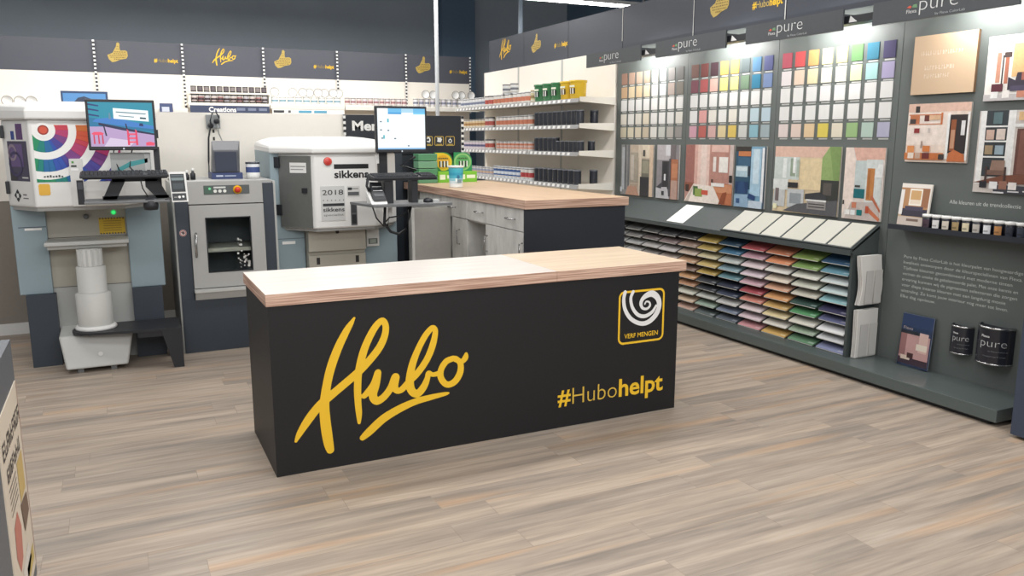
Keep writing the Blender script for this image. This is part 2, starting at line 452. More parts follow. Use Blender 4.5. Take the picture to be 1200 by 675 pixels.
# header panels
HUBO = {
'h1': [(0.428, 0.791, 0.012), (0.408, 0.761, 0.027), (0.383, 0.724, 0.037), (0.338, 0.642, 0.044), (0.299, 0.548, 0.046), (0.272, 0.451, 0.045), (0.256, 0.35, 0.05), (0.257, 0.263, 0.054), (0.263, 0.188, 0.054), (0.27, 0.131, 0.049), (0.276, 0.101, 0.04)],
'h2': [(0.103, 0.178, 0.015), (0.124, 0.217, 0.032), (0.171, 0.283, 0.045), (0.232, 0.351, 0.045), (0.293, 0.396, 0.043), (0.366, 0.448, 0.043), (0.44, 0.502, 0.043), (0.503, 0.559, 0.041), (0.554, 0.617, 0.041), (0.585, 0.675, 0.038), (0.594, 0.726, 0.035), (0.583, 0.759, 0.033), (0.561, 0.756, 0.035), (0.527, 0.718, 0.038), (0.488, 0.649, 0.04), (0.461, 0.579, 0.042), (0.44, 0.496, 0.039), (0.432, 0.41, 0.039), (0.432, 0.336, 0.036), (0.435, 0.273, 0.032), (0.434, 0.225, 0.017)],
'u': [(0.466, 0.368, 0.031), (0.491, 0.39, 0.036), (0.521, 0.429, 0.036), (0.544, 0.485, 0.036), (0.532, 0.422, 0.041), (0.513, 0.364, 0.045), (0.533, 0.33, 0.042), (0.573, 0.347, 0.04), (0.612, 0.392, 0.04), (0.639, 0.447, 0.045), (0.632, 0.402, 0.043), (0.644, 0.371, 0.031), (0.672, 0.374, 0.035), (0.701, 0.401, 0.035)],
'b': [(0.699, 0.401, 0.032), (0.758, 0.448, 0.038), (0.817, 0.521, 0.038), (0.852, 0.596, 0.038), (0.869, 0.663, 0.032), (0.866, 0.69, 0.027), (0.847, 0.692, 0.032), (0.81, 0.653, 0.035), (0.767, 0.58, 0.037), (0.733, 0.496, 0.042), (0.718, 0.409, 0.047), (0.73, 0.356, 0.044), (0.762, 0.339, 0.043), (0.797, 0.372, 0.041), (0.818, 0.415, 0.033), (0.826, 0.446, 0.027), (0.849, 0.434, 0.025), (0.879, 0.435, 0.029)],
'o': [(0.969, 0.51, 0.033), (0.929, 0.497, 0.036), (0.899, 0.455, 0.036), (0.898, 0.408, 0.036), (0.931, 0.367, 0.035), (0.977, 0.376, 0.039), (1.01, 0.422, 0.039), (1.014, 0.473, 0.034), (0.99, 0.505, 0.03), (0.969, 0.51, 0.031)],
'f': [(0.983, 0.501, 0.025), (1.023, 0.488, 0.029), (1.044, 0.506, 0.034), (1.048, 0.526, 0.02)],
'l': [(0.45, 0.139, 0.032), (0.49, 0.169, 0.045), (0.567, 0.227, 0.046), (0.657, 0.268, 0.043), (0.748, 0.295, 0.037), (0.839, 0.307, 0.032), (0.919, 0.314, 0.022), (0.941, 0.316, 0.011)]}
def hubo(mb, fr, du, dv, scale, col, off=0.002, sub=4):
    mb.brush(fr, list(HUBO.values()), off, col, sub=sub, scale=scale, du=du, dv=dv, cell=0.004 if scale > 0.5 else 0.010)
THUMB = [(0.0, 0.36), (0.06, 0.16), (0.12, 0.10), (0.20, 0.02), (0.36, 0.05), (0.60, 0.16), (0.88, 0.22), (0.96, 0.34), (0.95, 0.56), (0.86, 0.62), (0.62, 0.60), (0.60, 0.74), (0.62, 0.92), (0.55, 1.0), (0.47, 0.96), (0.44, 0.80), (0.32, 0.60), (0.26, 0.48)]
def thumb(mb, fr, a, b, w, h, off=0.002):
    mb.poly(fr, [(a + x * w, b + y * h) for x, y in THUMB], off, GOLD)
    rnd = random.Random(3)
    for y0, y1, x0, x1 in ((0.15, 0.2, 0.3, 0.6), (0.24, 0.28, 0.14, 0.85), (0.33, 0.37, 0.1, 0.9), (0.42, 0.46, 0.3, 0.9), (0.51, 0.55, 0.34, 0.9), (0.66, 0.69, 0.44, 0.58), (0.78, 0.81, 0.47, 0.58)):
        x = x0
        while x < x1:
            d = 0.04 + rnd.random() * 0.06
            mb.rect(fr, a + x * w, a + min(x + d, x1) * w, b + y0 * h, b + y1 * h, off + 0.001, C(128, 104, 44)); x += d + 0.03
def hashtag(mb, fr, a, b, h, total, off=0.002, thin=C(200, 172, 90)):
    """#Hubohelpt lettering fitted to a total width"""
    mb.text(fr, '#', a, b, h, off, YEL, 0.03, total * 0.125)
    mb.text(fr, 'Hubo', a + total * 0.135, b, h, off, thin, 0.0, total * 0.425)
    mb.text(fr, 'helpt', a + total * 0.575, b, h, off, YEL, 0.03, total * 0.425)

HZ0, HZ1 = 2.64, 3.095
BY = 13.5
BX = [-1.307, -0.13, 1.055, 2.233, 3.396, 4.566, 5.74]
def dashes(mb, fr, a, b0, b1, step, w, col_a=WHITE, col_b=C(40, 42, 48), off=0.003):
    mb.rect(fr, a - w / 2, a + w / 2, b0, b1, off, col_b)
    z = b0
    while z < b1:
        mb.rect(fr, a - w / 2, a + w / 2, z, min(z + step / 2, b1), off + 0.001, col_a); z += step
names = ['plain charcoal rear header panel at the outer end of the rear shelving', 'rear header panel with gold thumb, over the swatch-fan machine monitor',
         'rear header panel with yellow script logo, between two thumb panels', 'rear header panel with thumb and hashtag, directly after the script-logo panel',
         'plain charcoal rear header panel between two thumb panels', 'rear header panel with thumb at the corner end of the shelving']
for k in range(6):
    mb = MB(); x0, x1 = BX[k] - (1.2 if k == 0 else 0), BX[k + 1]
    fr = front(0, BY, 0)
    mb.box(x0 + 0.001, x1 - 0.001, BY, BY + 0.04, HZ0 + 0.001, HZ1, mi=1)
    if k in (1, 3, 5):
        a = {1: 0.04, 3: 2.40, 5: 4.75}[k]
        thumb(mb, fr, a, 2.785, 0.28, 0.29); hashtag(mb, fr, a + 0.62, 2.815, 0.055, 0.33, thin=C(150, 130, 70))
    if k == 2: hubo(mb, fr, 1.44, 2.765, 0.37, YEL, sub=2)
    tag(obj('header_panel', mb, [M['vc'], M['header']], origin=((x0 + x1) / 2, BY, HZ0)), names[k], 'sign', 'header panels of the rear shelving')

# rear shelving
rs = root('shelving_unit', 'long cream rear shelving run under charcoal header panels with white shelf edges', 'shelving', (2.2, BY, 0))
for k in range(6):
    x0, x1 = BX[k] - (1.2 if k == 0 else 0), BX[k + 1]
    obj('back_panel', MB().box(x0, x1, BY, BY + 0.03, 0.0, HZ0), M['cream'], rs)
for k in range(6):
    x0, x1 = BX[k] - (1.2 if k == 0 else 0), BX[k + 1]
    d = 0.09 if k >= 2 else 0.0
    s = obj('shelf', MB().box(x0, x1 - 0.01, BY - 0.45, BY, 2.10 + d, 2.13 + d), M['shelfwhite'], rs)
    mb = MB(); fr = front(0, BY - 0.45, 0)
    mb.board(fr, x0, x1 - 0.012, 2.055 + d, 2.115 + d, 0.0, 0.01, C(225, 222, 214))
    z0, z1 = 1.93 + d, 2.055 + d
    if k == 2:
        mb.board(fr, x0 + 0.02, x1 - 0.02, z0, 2.09 + d, 0.01, 0.016, C(62, 72, 98))
        mb.text(fr, 'Creations', x0 + 0.28, 2.0 + d, 0.07, 0.018, WHITE, 0.03)
        for q in range(3): mb.rect(fr, x0 + 0.68 + q * 0.16, x0 + 0.80 + q * 0.16, 2.02 + d, 2.06 + d, 0.018, C(120, 130, 155))
    if k in (1, 4):
        mb.board(fr, x0 + 0.5, x1 - 0.02, z0 + 0.05, 2.075 + d, 0.01, 0.016, C(74, 84, 112))
        mb.rect(fr, x0 + 0.6, x0 + 0.75, 2.01 + d, 2.05 + d, 0.018, C(190, 196, 210))
    if k == 3:
        mb.board(fr, x0 + 0.02, x1 - 0.02, z0 + 0.03, 2.05 + d, 0.01, 0.016, C(236, 236, 232))
        for a, b2, c in ((0.04, 0.2, C(60, 62, 68)), (0.42, 0.62, C(88, 160, 190)), (0.66, 0.86, C(88, 160, 190)), (0.26, 0.3, C(90, 90, 94))): mb.rect(fr, x0 + a, x0 + b2, 2.0 + d, 2.035 + d, 0.018, c)
    obj('shelf_banner', mb, M['vc'], s)
    mb = MB(); fr = front(0, BY, 0)
    dashes(mb, fr, BX[k + 1], 2.13, HZ1, 0.055, 0.03, off=0.042)
    obj('slotted_upright', mb, M['vc'], rs)

# cans: builders of one can each (label and colours differ), reused as copies
def can_mesh(r, h, body, label, lid, band=None, n=16):
    mb = MB()
    hb = 0.12 * h
    pale = C(214, 212, 208)
    dk = body[0] < 0.1
    prof = [(0.0, 0.0, body), (r * 1.03, 0.0, lid if dk else body), (r * 1.03, h * 0.025, body), (r, h * 0.03, body), (r, hb, body if dk else pale), (r * 1.005, hb, body if dk else pale)]
    if band: prof += [(r * 1.005, h * 0.22, label), (r * 1.005, h * 0.34, band), (r * 1.005, h * 0.58, label), (r * 1.005, h * 0.78, pale)]
    elif dk: prof += [(r * 1.005, h * 0.2, label)]
    else: prof += [(r * 1.005, h * 0.24, label), (r * 1.005, h * 0.62, pale)]
    prof += [(r * 1.005, h * 0.86, body), (r, h * 0.88, C(92, 90, 90) if not dk else body), (r * 1.03, h * 0.93, lid), (r * 1.03, h, lid), (r * 0.9, h, lid), (r * 0.86, h * 0.97, lid), (0, h * 0.97, lid)]
    mb.lathe((0, 0, 0), prof, n)
    return mb
_proto = {}
def can(key, spec, loc, label, group, cat='paint can', name='paint_can'):
    if key not in _proto:
        mb = can_mesh(*spec)
        if len(spec) > 5 and spec[6:]: pass
        o = obj(name, mb, M['vcgloss']); _proto[key] = o
    else:
        o = _proto[key].copy(); COL.objects.link(o)
    o.location = (loc[0], loc[1], loc[2] + 0.0007)
    return tag(o, label, cat, group)

CREAMC = C(226, 222, 212)
# rear shelf module with dark tins, two tiers on a small riser
tag(obj('shelf_riser', MB().box(1.08, 2.245, BY - 0.40, BY - 0.06, 2.352, 2.378).box(1.08, 1.10, BY - 0.38, BY - 0.06, 2.2207, 2.352).box(2.225, 2.245, BY - 0.38, BY - 0.06, 2.2207, 2.352), M['shelfwhite'], origin=(1.66, BY - 0.2, 2.22)), 'white riser carrying the upper row of small dark tins', 'shelf riser')
for k in range(12):
    x = 1.15 + k * 0.0925
    can('rearlow%d' % (k % 3), (0.042, 0.122, C(70, 66, 66), [C(190, 176, 170), C(150, 110, 108), C(172, 168, 172)][k % 3], C(60, 58, 60), C(64, 52, 58)), (x, BY - 0.36, 2.22),
        'small dark tin on the rear shelf below the riser, %s from the thumb-panel side' % ORD[k], 'small dark tins in the lower row of the rear shelf')
    can('rearup%d' % (k % 2), (0.041, 0.088, C(52, 50, 52), [C(130, 122, 120), C(100, 92, 96)][k % 2], C(40, 40, 44), None), (x, BY - 0.33, 2.378),
        'small dark tin on top of the riser, %s from the thumb-panel side' % ORD[k], 'small dark tins on the rear riser')
for k in range(9):
    x = 2.32 + k * 0.122
    can('rearwhite', (0.052, 0.115, C(228, 228, 224), C(232, 234, 232), C(236, 236, 232), C(128, 160, 172)), (x, BY - 0.34, 2.22),
        'white tin with pale blue band on rear shelf, %s along the white row' % ORD[k], 'white tins on the rear shelf')
def pail_mesh():
    mb = MB()
    mb.lathe((0, 0, 0), [(0, -0.03, WHITE), (0.05, -0.03, WHITE), (0.056, 0.02, C(150, 146, 140)), (0.070, 0.022, C(150, 146, 140)), (0.070, 0.034, C(150, 146, 140)), (0.061, 0.034, WHITE), (0.057, 0.030, WHITE), (0, 0.030, WHITE)], 20, 'y')
    return mb
pm = obj('paint_pail', pail_mesh(), M['vc'])
px_ = [2.32, 2.61, 2.75, 2.87, 2.99, 3.11, 3.23, 3.335]
for k, x in enumerate(px_):
    o = pm if k == 0 else pm.copy()
    if k: COL.objects.link(o)
    o.location = (x, BY - 0.34 + (k % 2) * 0.075, 2.335 + 0.0715)
    tag(o, 'round white pail lying on the white tins, lid outwards, %s in the row' % ORD[k], 'pail', 'round white pails on the white tins')
for k in range(11):
    x = 3.46 + k * 0.096
    can('rearpink%d' % (k % 2), (0.043, 0.12, C(205, 198, 194), [C(214, 190, 186), C(206, 200, 204)][k % 2], C(170, 164, 164), C(150, 110, 112)), (x, BY - 0.34, 2.22),
        'small pinkish grey tin on rear shelf above the dark sign, %s in its row' % ORD[k], 'small pinkish tins on the rear shelf')
for k in range(11):
    x = 4.62 + k * 0.10
    can('rearmix%d' % (k % 2), (0.044, 0.13, C(206, 206, 206), [C(214, 214, 216), C(196, 190, 200)][k % 2], C(190, 190, 190), C(120, 124, 140)), (x, BY - 0.34, 2.22),
        'small pale grey tin on rear shelf near the corner, %s in its row' % ORD[k], 'small grey tins at the corner end of the rear shelf')
for k, x in enumerate((4.79, 4.95, 5.33, 5.47, 5.62)):
    o = pm.copy(); COL.objects.link(o); o.location = (x, BY - 0.34 + (k % 2) * 0.075, 2.35 + 0.0715); 
    tag(o, 'round white pail on the pale grey tins by the corner, %s in its row' % ORD[k], 'pail', 'round white pails at the corner end')
for k, x in enumerate((-1.23, -1.09, -0.945)):
    o = pm.copy(); COL.objects.link(o); o.location = (x, BY - 0.40 + (k % 2) * 0.075, 2.13 + 0.0715)
    tag(o, 'round white pail on rear shelf over the swatch-fan machine, %s from the red boxes' % ORD[2 - k], 'pail', 'white pails above the swatch-fan machine')
for k, x in enumerate((-0.84, -0.74, -0.64)):
    tag(obj('tin_box', MB().box(x - 0.045, x + 0.045, BY - 0.44, BY - 0.34, 2.1307, 2.20, C(150, 78, 72)).box(x - 0.04, x + 0.04, BY - 0.443, BY - 0.44, 2.145, 2.185, C(190, 150, 140)), M['vc'], origin=(x, BY - 0.4, 2.13)),
        'small red box on the rear shelf, %s from the white pails' % ORD[k], 'box', 'small red boxes on the rear shelf')
mb = MB(); fr = front(0, BY - 0.38, 0)
mb.box(-0.59, 0.0, BY - 0.38, BY - 0.36, 2.1307, 2.35, C(52, 74, 110))
mb.rect(fr, -0.565, -0.03, 2.15, 2.32, 0.001, C(88, 142, 196)); mb.poly(fr, [(-0.45, 2.18), (-0.38, 2.26), (-0.3, 2.28), (-0.2, 2.24), (-0.15, 2.18)], 0.002, C(58, 70, 92)); mb.rect(fr, -0.55, -0.1, 2.15, 2.18, 0.002, C(60, 92, 120))
tag(obj('poster', mb, M['vc'], origin=(-0.35, BY - 0.37, 2.13)), 'blue poster card standing on rear shelf beside the red boxes', 'poster')
mb = MB(); fr = front(0, BY - 0.478, 0)
mb.box(0.66, 0.84, BY - 0.478, BY - 0.467, 2.0, 2.2, C(70, 82, 120)); mb.rect(fr, 0.69, 0.79, 2.08, 2.15, 0.001, C(200, 206, 220))
tag(obj('shelf_flag', mb, M['vc'], origin=(0.75, BY - 0.43, 2.13)), 'small blue shelf flag showing beside the swatch machine monitor', 'sign')

# poles
mb = MB().lathe((3.33, 8.75, 0), [(0.0, 0, WHITE), (0.022, 0.0, WHITE), (0.022, 4.5, WHITE), (0, 4.5, WHITE)], 12)
tag(obj('ceiling_pole', mb, plain('pole_white', C(216, 220, 224), 0.4), origin=(3.33, 8.75, 0)), 'thin white pole rising to the ceiling behind the dark partition sign', 'pole')
mb = MB().lathe((5.3, 10.6, 0), [(0.0, 0, WHITE), (0.03, 0.0, WHITE), (0.03, 4.5, WHITE), (0, 4.5, WHITE)], 12)
tag(obj('ceiling_pole', mb, plain('pole_grey', C(130, 142, 155), 0.4), origin=(5.3, 10.6, 0)), 'slim grey pole rising behind the right shelving header', 'pole')
# lamps: one lit tube in view and the same lamps in rows over the shop
def tube_lamp(x0, x1, y, z, label):
    t = root('tube_light', label, 'light', ((x0 + x1) / 2, y, z), 'ceiling tube lights')
    obj('lamp_housing', MB().box(x0, x1, y - 0.04, y + 0.04, z + 0.03, z + 0.08), M['white'], t)
    obj('lamp_tube', MB().box(x0 + 0.02, x1 - 0.02, y - 0.035, y + 0.035, z, z + 0.03), M['tube'], t)
    obj('lamp_rod', MB().box(x0 + 0.3, x0 + 0.32, y - 0.01, y + 0.01, z + 0.08, 4.5).box(x1 - 0.32, x1 - 0.3, y - 0.01, y + 0.01, z + 0.08, 4.5), M['grey'], t)
tube_lamp(2.8, 7.3, 10.05, 3.52, 'long lit ceiling tube light above the right shelving header')

# partition sign
fr = front(0, PY - 0.03, 0)
mb = MB().box(2.112, 3.352, PY - 0.03, PY - 0.002, 1.545, 1.932, mi=1)
mb.text(fr, 'Mengen', 2.175, 1.78, 0.092, 0.002, WHITE, 0.035, 0.50)
for x in (2.925, 3.05, 3.174):
    mb.rframe(fr, x, x + 0.104, 1.622, 1.722, 0.007, 0.016, 0.002, C(206, 176, 84))
    mb.rect(fr, x + 0.02, x + 0.084, 1.632, 1.641, 0.002, C(206, 176, 84))
mb.ring(fr, 2.977, 1.685, 0.014, 0.026, 0.002, WHITE, 14); mb.stroke(fr, [(2.99, 1.66, .012), (3.0, 1.68, .014), (2.985, 1.71, .012), (2.96, 1.69, .01)], 0.0025, WHITE, sub=2)
mb.poly(fr, [(3.078, 1.665), (3.12, 1.655), (3.135, 1.69), (3.12, 1.7), (3.13, 1.71), (3.10, 1.705), (3.08, 1.71), (3.085, 1.69)], 0.002, WHITE)
mb.ring(fr, 3.226, 1.672, 0.012, 0.021, 0.002, WHITE, 14); mb.poly(fr, [(3.22, 1.69), (3.232, 1.69), (3.228, 1.712)], 0.002, WHITE)
dashes(mb, fr, 3.37, 1.545, 1.932, 0.055, 0.03, off=0.0); dashes(mb, fr, 2.098, 1.73, 1.932, 0.055, 0.026, off=0.0)
tag(obj('partition_sign', mb, [M['vc'], M['navyblk']], origin=(2.7, PY - 0.02, 1.545)), 'dark sign panel with white Mengen lettering and three yellow framed icons', 'sign')
struct('wall_partition_end', MB().box(2.62, 3.36, PY, PY + 0.06, 0, 1.93), M['navyblk'], 'dark end bay of the partition behind the tall counter')
fr = front(0, PY - 0.002, 0)
struct('trim_3', MB().box(2.112, 2.69, PY - 0.03, PY - 0.002, 0.1, 1.545), M['charcoalblue'], 'dark panel below the partition sign')

# socket box with plugs and cables on the partition
t = root('socket_box', 'grey wall socket box with black plugs and hanging cables on the partition', 'socket', (0.86, PY, 1.86))
obj('socket_housing', MB().box(0.80, 0.922, PY - 0.05, PY - 0.001, 1.79, 1.915), plain('socket_grey', C(150, 154, 156), 0.5), t, bevel=0.006)
for px0, pz in ((0.835, 1.815), (0.89, 1.855)):
    obj('plug', MB().lathe((px0, PY - 0.05, pz), [(0, 0, BLACK), (0.026, 0.0, BLACK), (0.024, 0.03, BLACK), (0.014, 0.045, BLACK), (0, 0.045, BLACK)], 14, 'y'), M['dark'], t)
pth = [(0.835, PY - 0.09, 1.815), (0.83, PY - 0.1, 1.86), (0.85, PY - 0.1, 1.93), (0.885, PY - 0.1, 1.935), (0.91, PY - 0.09, 1.89), (0.89, PY - 0.09, 1.855)]
obj('cable', MB().tube(pth, 0.007), M['dark'], t)
obj('cable', MB().tube([(0.828, PY - 0.085, 1.80), (0.81, PY - 0.05, 1.7), (0.80, PY - 0.03, 1.5), (0.795, PY - 0.04, 1.38), (0.80, 7.9, 1.30), (0.80, 7.62, 1.25)], 0.008), M['dark'], t)
obj('cable', MB().tube([(0.89, PY - 0.08, 1.84), (0.905, PY - 0.05, 1.74), (0.935, PY - 0.04, 1.66), (0.95, 7.9, 1.60), (0.95, 7.42, 1.50)], 0.005), M['grey'], t)

# ------------------------------------------------------------------ front counter
CX0, CX1, CY0, CY1 = 0.62, 3.11, 4.005, 4.735
t = root('service_counter', 'long black service counter with yellow script logo and pale plywood top', 'counter', ((CX0 + CX1) / 2, (CY0 + CY1) / 2, 0))
obj('front_panel', MB().box(CX0, CX1, CY0, CY0 + 0.02, 0, 0.889), M['black'], t)
obj('side_panel', MB().box(CX0, CX0 + 0.02, CY0 + 0.02, CY1, 0, 0.889), M['black'], t)
obj('side_panel', MB().box(CX1 - 0.02, CX1, CY0 + 0.02, CY1, 0, 0.889), M['black'], t)
obj('inner_shelf', MB().box(CX0 + 0.02, CX1 - 0.02, CY0 + 0.02, CY1 - 0.05, 0.42, 0.44).box(CX0 + 0.02, CX1 - 0.02, CY0 + 0.02, CY1 - 0.05, 0.05, 0.07), M['dark'], t)
TX0, TX1, TY0, TY1, SPL = CX0 - 0.01, CX1 + 0.045, CY0 - 0.012, CY1 + 0.012, 2.235
def top_board(x0, x1, y0, y1, z0, z1, mat):
    mb = MB(); i = mb.add([(x0, y0, z0), (x1, y0, z0), (x1, y1, z0), (x0, y1, z0), (x0, y0, z1), (x1, y0, z1), (x1, y1, z1), (x0, y1, z1)])
    for q, mi in (((3, 2, 1, 0), 1), ((4, 5, 6, 7), 0), ((0, 1, 5, 4), 1), ((1, 2, 6, 5), 1), ((2, 3, 7, 6), 1), ((3, 0, 4, 7), 1)): mb.face([i + k for k in q], mi=mi)
    return mb, [mat, M['ply']]
a, b = top_board(TX0, SPL - 0.001, TY0, TY1, 0.889, 0.951, M['pale']); obj('worktop', a, b, t, bevel=0.002, label='pale worktop board with painted glare')
a, b = top_board(SPL, TX1, TY0, TY1, 0.889, 0.951, M['birch']); obj('worktop', a, b, t, bevel=0.002, label='warm birch worktop board')
fr = front(CX0, CY0, 0)
mb = MB(); hubo(mb, fr, 0, 0, 1.0, YEL, off=0.002, sub=6)
obj('logo_lettering', mb, M['vc'], t, label='yellow script lettering')
mb = MB()
mb.rframe(fr, 2.046, 2.384, 0.461, 0.793, 0.013, 0.04, 0.0015, YEL)
S1 = [(2.09, 0.787, 0.024), (2.081, 0.743, 0.023), (2.093, 0.68, 0.025), (2.136, 0.619, 0.026), (2.204, 0.583, 0.027), (2.264, 0.585, 0.031), (2.316, 0.621, 0.034), (2.344, 0.675, 0.034), (2.334, 0.727, 0.037), (2.295, 0.76, 0.04), (2.257, 0.758, 0.036), (2.221, 0.737, 0.027), (2.207, 0.707, 0.024), (2.22, 0.678, 0.018), (2.25, 0.67, 0.016), (2.274, 0.686, 0.015), (2.27, 0.709, 0.012), (2.247, 0.716, 0.011), (2.237, 0.702, 0.011)]
S2 = [(2.148, 0.785, 0.021), (2.132, 0.745, 0.021), (2.146, 0.687, 0.022), (2.187, 0.639, 0.023), (2.24, 0.625, 0.024), (2.292, 0.646, 0.021), (2.321, 0.684, 0.015)]
mb.brush(fr, [S1, S2], 0.002, C(226, 226, 226), cell=0.0025)
mb.text(fr, 'VERF MENGEN', 2.092, 0.498, 0.029, 0.002, YEL, 0.012, 0.248)
obj('spiral_badge', mb, M['vc'], t, label='yellow framed badge with white spiral')
mb = MB()
mb.text(fr, '#', 1.632, 0.142, 0.098, 0.002, YEL, 0.02, 0.088)
mb.text(fr, 'Hubo', 1.732, 0.135, 0.106, 0.002, C(214, 178, 70), -0.012, 0.315)
mb.text(fr, 'helpt', 2.062, 0.135, 0.112, 0.002, YEL, 0.022, 0.33)
obj('hashtag_lettering', mb, M['vc'], t, label='yellow hashtag lettering')

# ------------------------------------------------------------------ tall rear counter with drawers
RX0, RX1, RY0, RY1, RZ = 2.71, 3.58, 5.32, 8.09, 1.25
t = root('drawer_counter', 'tall counter with concrete-grey drawers, black end and plywood top', 'counter', (3.15, 6.7, 0))
a, b = top_board(2.69, 3.60, 5.30, RY1, RZ - 0.066, RZ, M['birch2']); obj('worktop', a, b, t, bevel=0.002)
obj('end_panel', MB().box(RX0 - 0.012, RX1, RY0, RY0 + 0.02, 0, RZ - 0.066), M['navyblk'], t, label='black end panel')
mb = MB().box(RX0 + 0.02, RX1, RY0 + 0.02, RY1, 0.08, 0.1).box(RX1 - 0.02, RX1, RY0 + 0.02, RY1, 0.1, RZ - 0.066)
for y in (RY0 + 0.02, 5.85, 6.455, 7.05, 7.66, RY1 - 0.02): mb.box(RX0 + 0.02, RX1 - 0.02, y, y + 0.018, 0.1, RZ - 0.066)
mb.box(RX0 + 0.02, RX1 - 0.02, RY0 + 0.02, RY1, 0.995, 1.01)
obj('carcass', mb, M['concrete'], t)
fr = side(RX0, 0, 0)
def front_leaf(kind, y0, y1, z0, z1, hy, hz, vert):
    d = obj(kind, MB().box(RX0, RX0 + 0.019, y0 + 0.003, y1 - 0.003, z0, z1), M['concrete'], t, bevel=0.001)
    if vert: p = [(RX0, hy, hz - 0.065), (RX0 - 0.028, hy, hz - 0.06), (RX0 - 0.03, hy, hz), (RX0 - 0.028, hy, hz + 0.06), (RX0, hy, hz + 0.065)]
    else: p = [(RX0, hy - 0.065, hz), (RX0 - 0.028, hy - 0.06, hz), (RX0 - 0.03, hy, hz - 0.004), (RX0 - 0.028, hy + 0.06, hz), (RX0, hy + 0.065, hz)]
    obj('handle', MB().tube(p, 0.006), M['chrome'], d)
front_leaf('drawer', RY0 + 0.02, 5.86, 1.012, 1.18, 5.57, 1.095, False)
front_leaf('drawer', 5.86, 6.46, 1.012, 1.18, 6.17, 1.095, False)
front_leaf('drawer', 6.46, 7.06, 1.012, 1.18, 6.77, 1.095, False)
front_leaf('drawer', 7.06, 7.66, 1.012, 1.18, 7.37, 1.095, False)
front_leaf('door', RY0 + 0.02, 5.86, 0.1, 1.005, 5.38, 0.86, True)
front_leaf('door', 5.86, 6.06, 0.1, 1.005, 6.02, 0.85, True)
front_leaf('door', 6.46, 6.80, 0.1, 1.005, 6.62, 0.84, True)
# open door swung out
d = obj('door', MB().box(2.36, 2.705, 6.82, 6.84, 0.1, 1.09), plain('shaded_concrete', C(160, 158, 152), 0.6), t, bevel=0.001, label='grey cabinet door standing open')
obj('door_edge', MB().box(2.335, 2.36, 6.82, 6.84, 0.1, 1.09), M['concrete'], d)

# goods on the tall counter
def tub(loc):
    x, y, z = loc
    r = root('paint_tub', 'small blue and white plastic tub with white lid on the tall counter', 'tub', loc)
    mb = MB(); cs = [C(236, 242, 244), C(214, 232, 238), C(150, 208, 222), C(86, 182, 206), C(60, 160, 192), C(70, 176, 200), C(86, 184, 204)]
    prof = [(0, 0, cs[0]), (0.062, 0.0, cs[0])] + [(0.062 + 0.006 * k / 6, 0.012 + 0.025 * k, cs[k]) for k in range(7)] + [(0.069, 0.185, cs[6])]
    mb.lathe(loc, prof, 24); obj('tub_body', mb, M['vcgloss'], r)
    mb = MB()
    fr = F((x - 0.005, y - 0.068, z), (1, 0, 0), (0, 0, 1))
    mb.disc(fr, 0.0, 0.10, 0.016, 0.002, C(40, 110, 150)); mb.rect(fr, -0.01, 0.03, 0.045, 0.075, 0.003, C(120, 140, 150)); mb.rect(fr, -0.03, -0.012, 0.055, 0.085, 0.003, C(236, 250, 250))
    obj('tub_label', mb, M['vc'], r)
    obj('tub_lid', MB().lathe(loc, [(0.069, 0.183, WHITE), (0.076, 0.184, WHITE), (0.076, 0.2, WHITE), (0.066, 0.2, WHITE), (0.063, 0.196, WHITE), (0, 0.196, WHITE)], 24), M['white'], r)
tub((2.855, 7.05, RZ))
def display_box(x0, x1, y, main, side_c, label, txt):
    r = root('sample_display', label, 'display box', ((x0 + x1) / 2, y, RZ))
    mb = MB(); fr = front(0, y, 0)
    xc, w = (x0 + x1) / 2, x1 - x0
    mb.box(x0, x1, y, y + 0.16, RZ, RZ + 0.11, C(128, 200, 60))
    mb.rect(fr, x0 + 0.02, x0 + 0.08, RZ + 0.03, RZ + 0.08, 0.001, C(240, 248, 220)); mb.rect(fr, x0 + 0.1, x1 - 0.02, RZ + 0.04, RZ + 0.075, 0.001, C(240, 248, 220))
    obj('display_tray', mb, M['vc'], r)
    fr2 = front(0, y + 0.14, 0)
    mb = MB(); rr = w * 0.46; hc = RZ + 0.205
    pts = [(x0, RZ + 0.11), (x1, RZ + 0.11), (x1, RZ + 0.21)] + [(x1 - 0.09 + 0.09 * math.cos(k * PI / 16), RZ + 0.215 + 0.09 * math.sin(k * PI / 16)) for k in range(1, 9)] + [(x0 + 0.015, RZ + 0.305)]
    mb.slab(fr2, pts, -0.01, 0.01, side_c)
    def inner(sc): return [(xc + rr * sc * math.cos(k * PI / 14), hc + rr * sc * 0.92 * math.sin(k * PI / 14)) for k in range(28)]
    if main[0] > 0.5: mb.poly(fr2, [(x0 + 0.02, RZ + 0.30), (xc, RZ + 0.30)] + [(xc + rr * math.cos(PI / 2 - k * PI / 14), hc + 0.92 * rr * math.sin(PI / 2 - k * PI / 14)) for k in range(1, 14)] + [(xc - 0.02, hc - rr * 0.9), (x0 + 0.05, RZ + 0.16)], 0.011, main)
    else: mb.poly(fr2, inner(1.0), 0.011, main)
    mb.poly(fr2, inner(0.8), 0.0125, txt)
    for k in range(7): mb.rect(fr2, xc - 0.055 + k * 0.016, xc - 0.044 + k * 0.016, hc + 0.03, hc + 0.043 + (k % 2) * 0.003, 0.014, C(70, 86, 50))
    for k in range(3): mb.rect(fr2, xc - 0.045 + k * 0.036, xc - 0.03 + k * 0.036, hc - 0.055, hc + 0.01, 0.014, C(34, 36, 40)); mb.rect(fr2, xc - 0.03 + k * 0.036, xc - 0.016 + k * 0.036, hc - 0.05, hc + 0.012, 0.014, WHITE)
    obj('display_header', mb, M['vc'], r)
display_box(2.985, 3.20, 7.86, C(240, 206, 44), C(58, 140, 72), 'yellow and green cardboard display box on the tall counter', C(232, 176, 40))
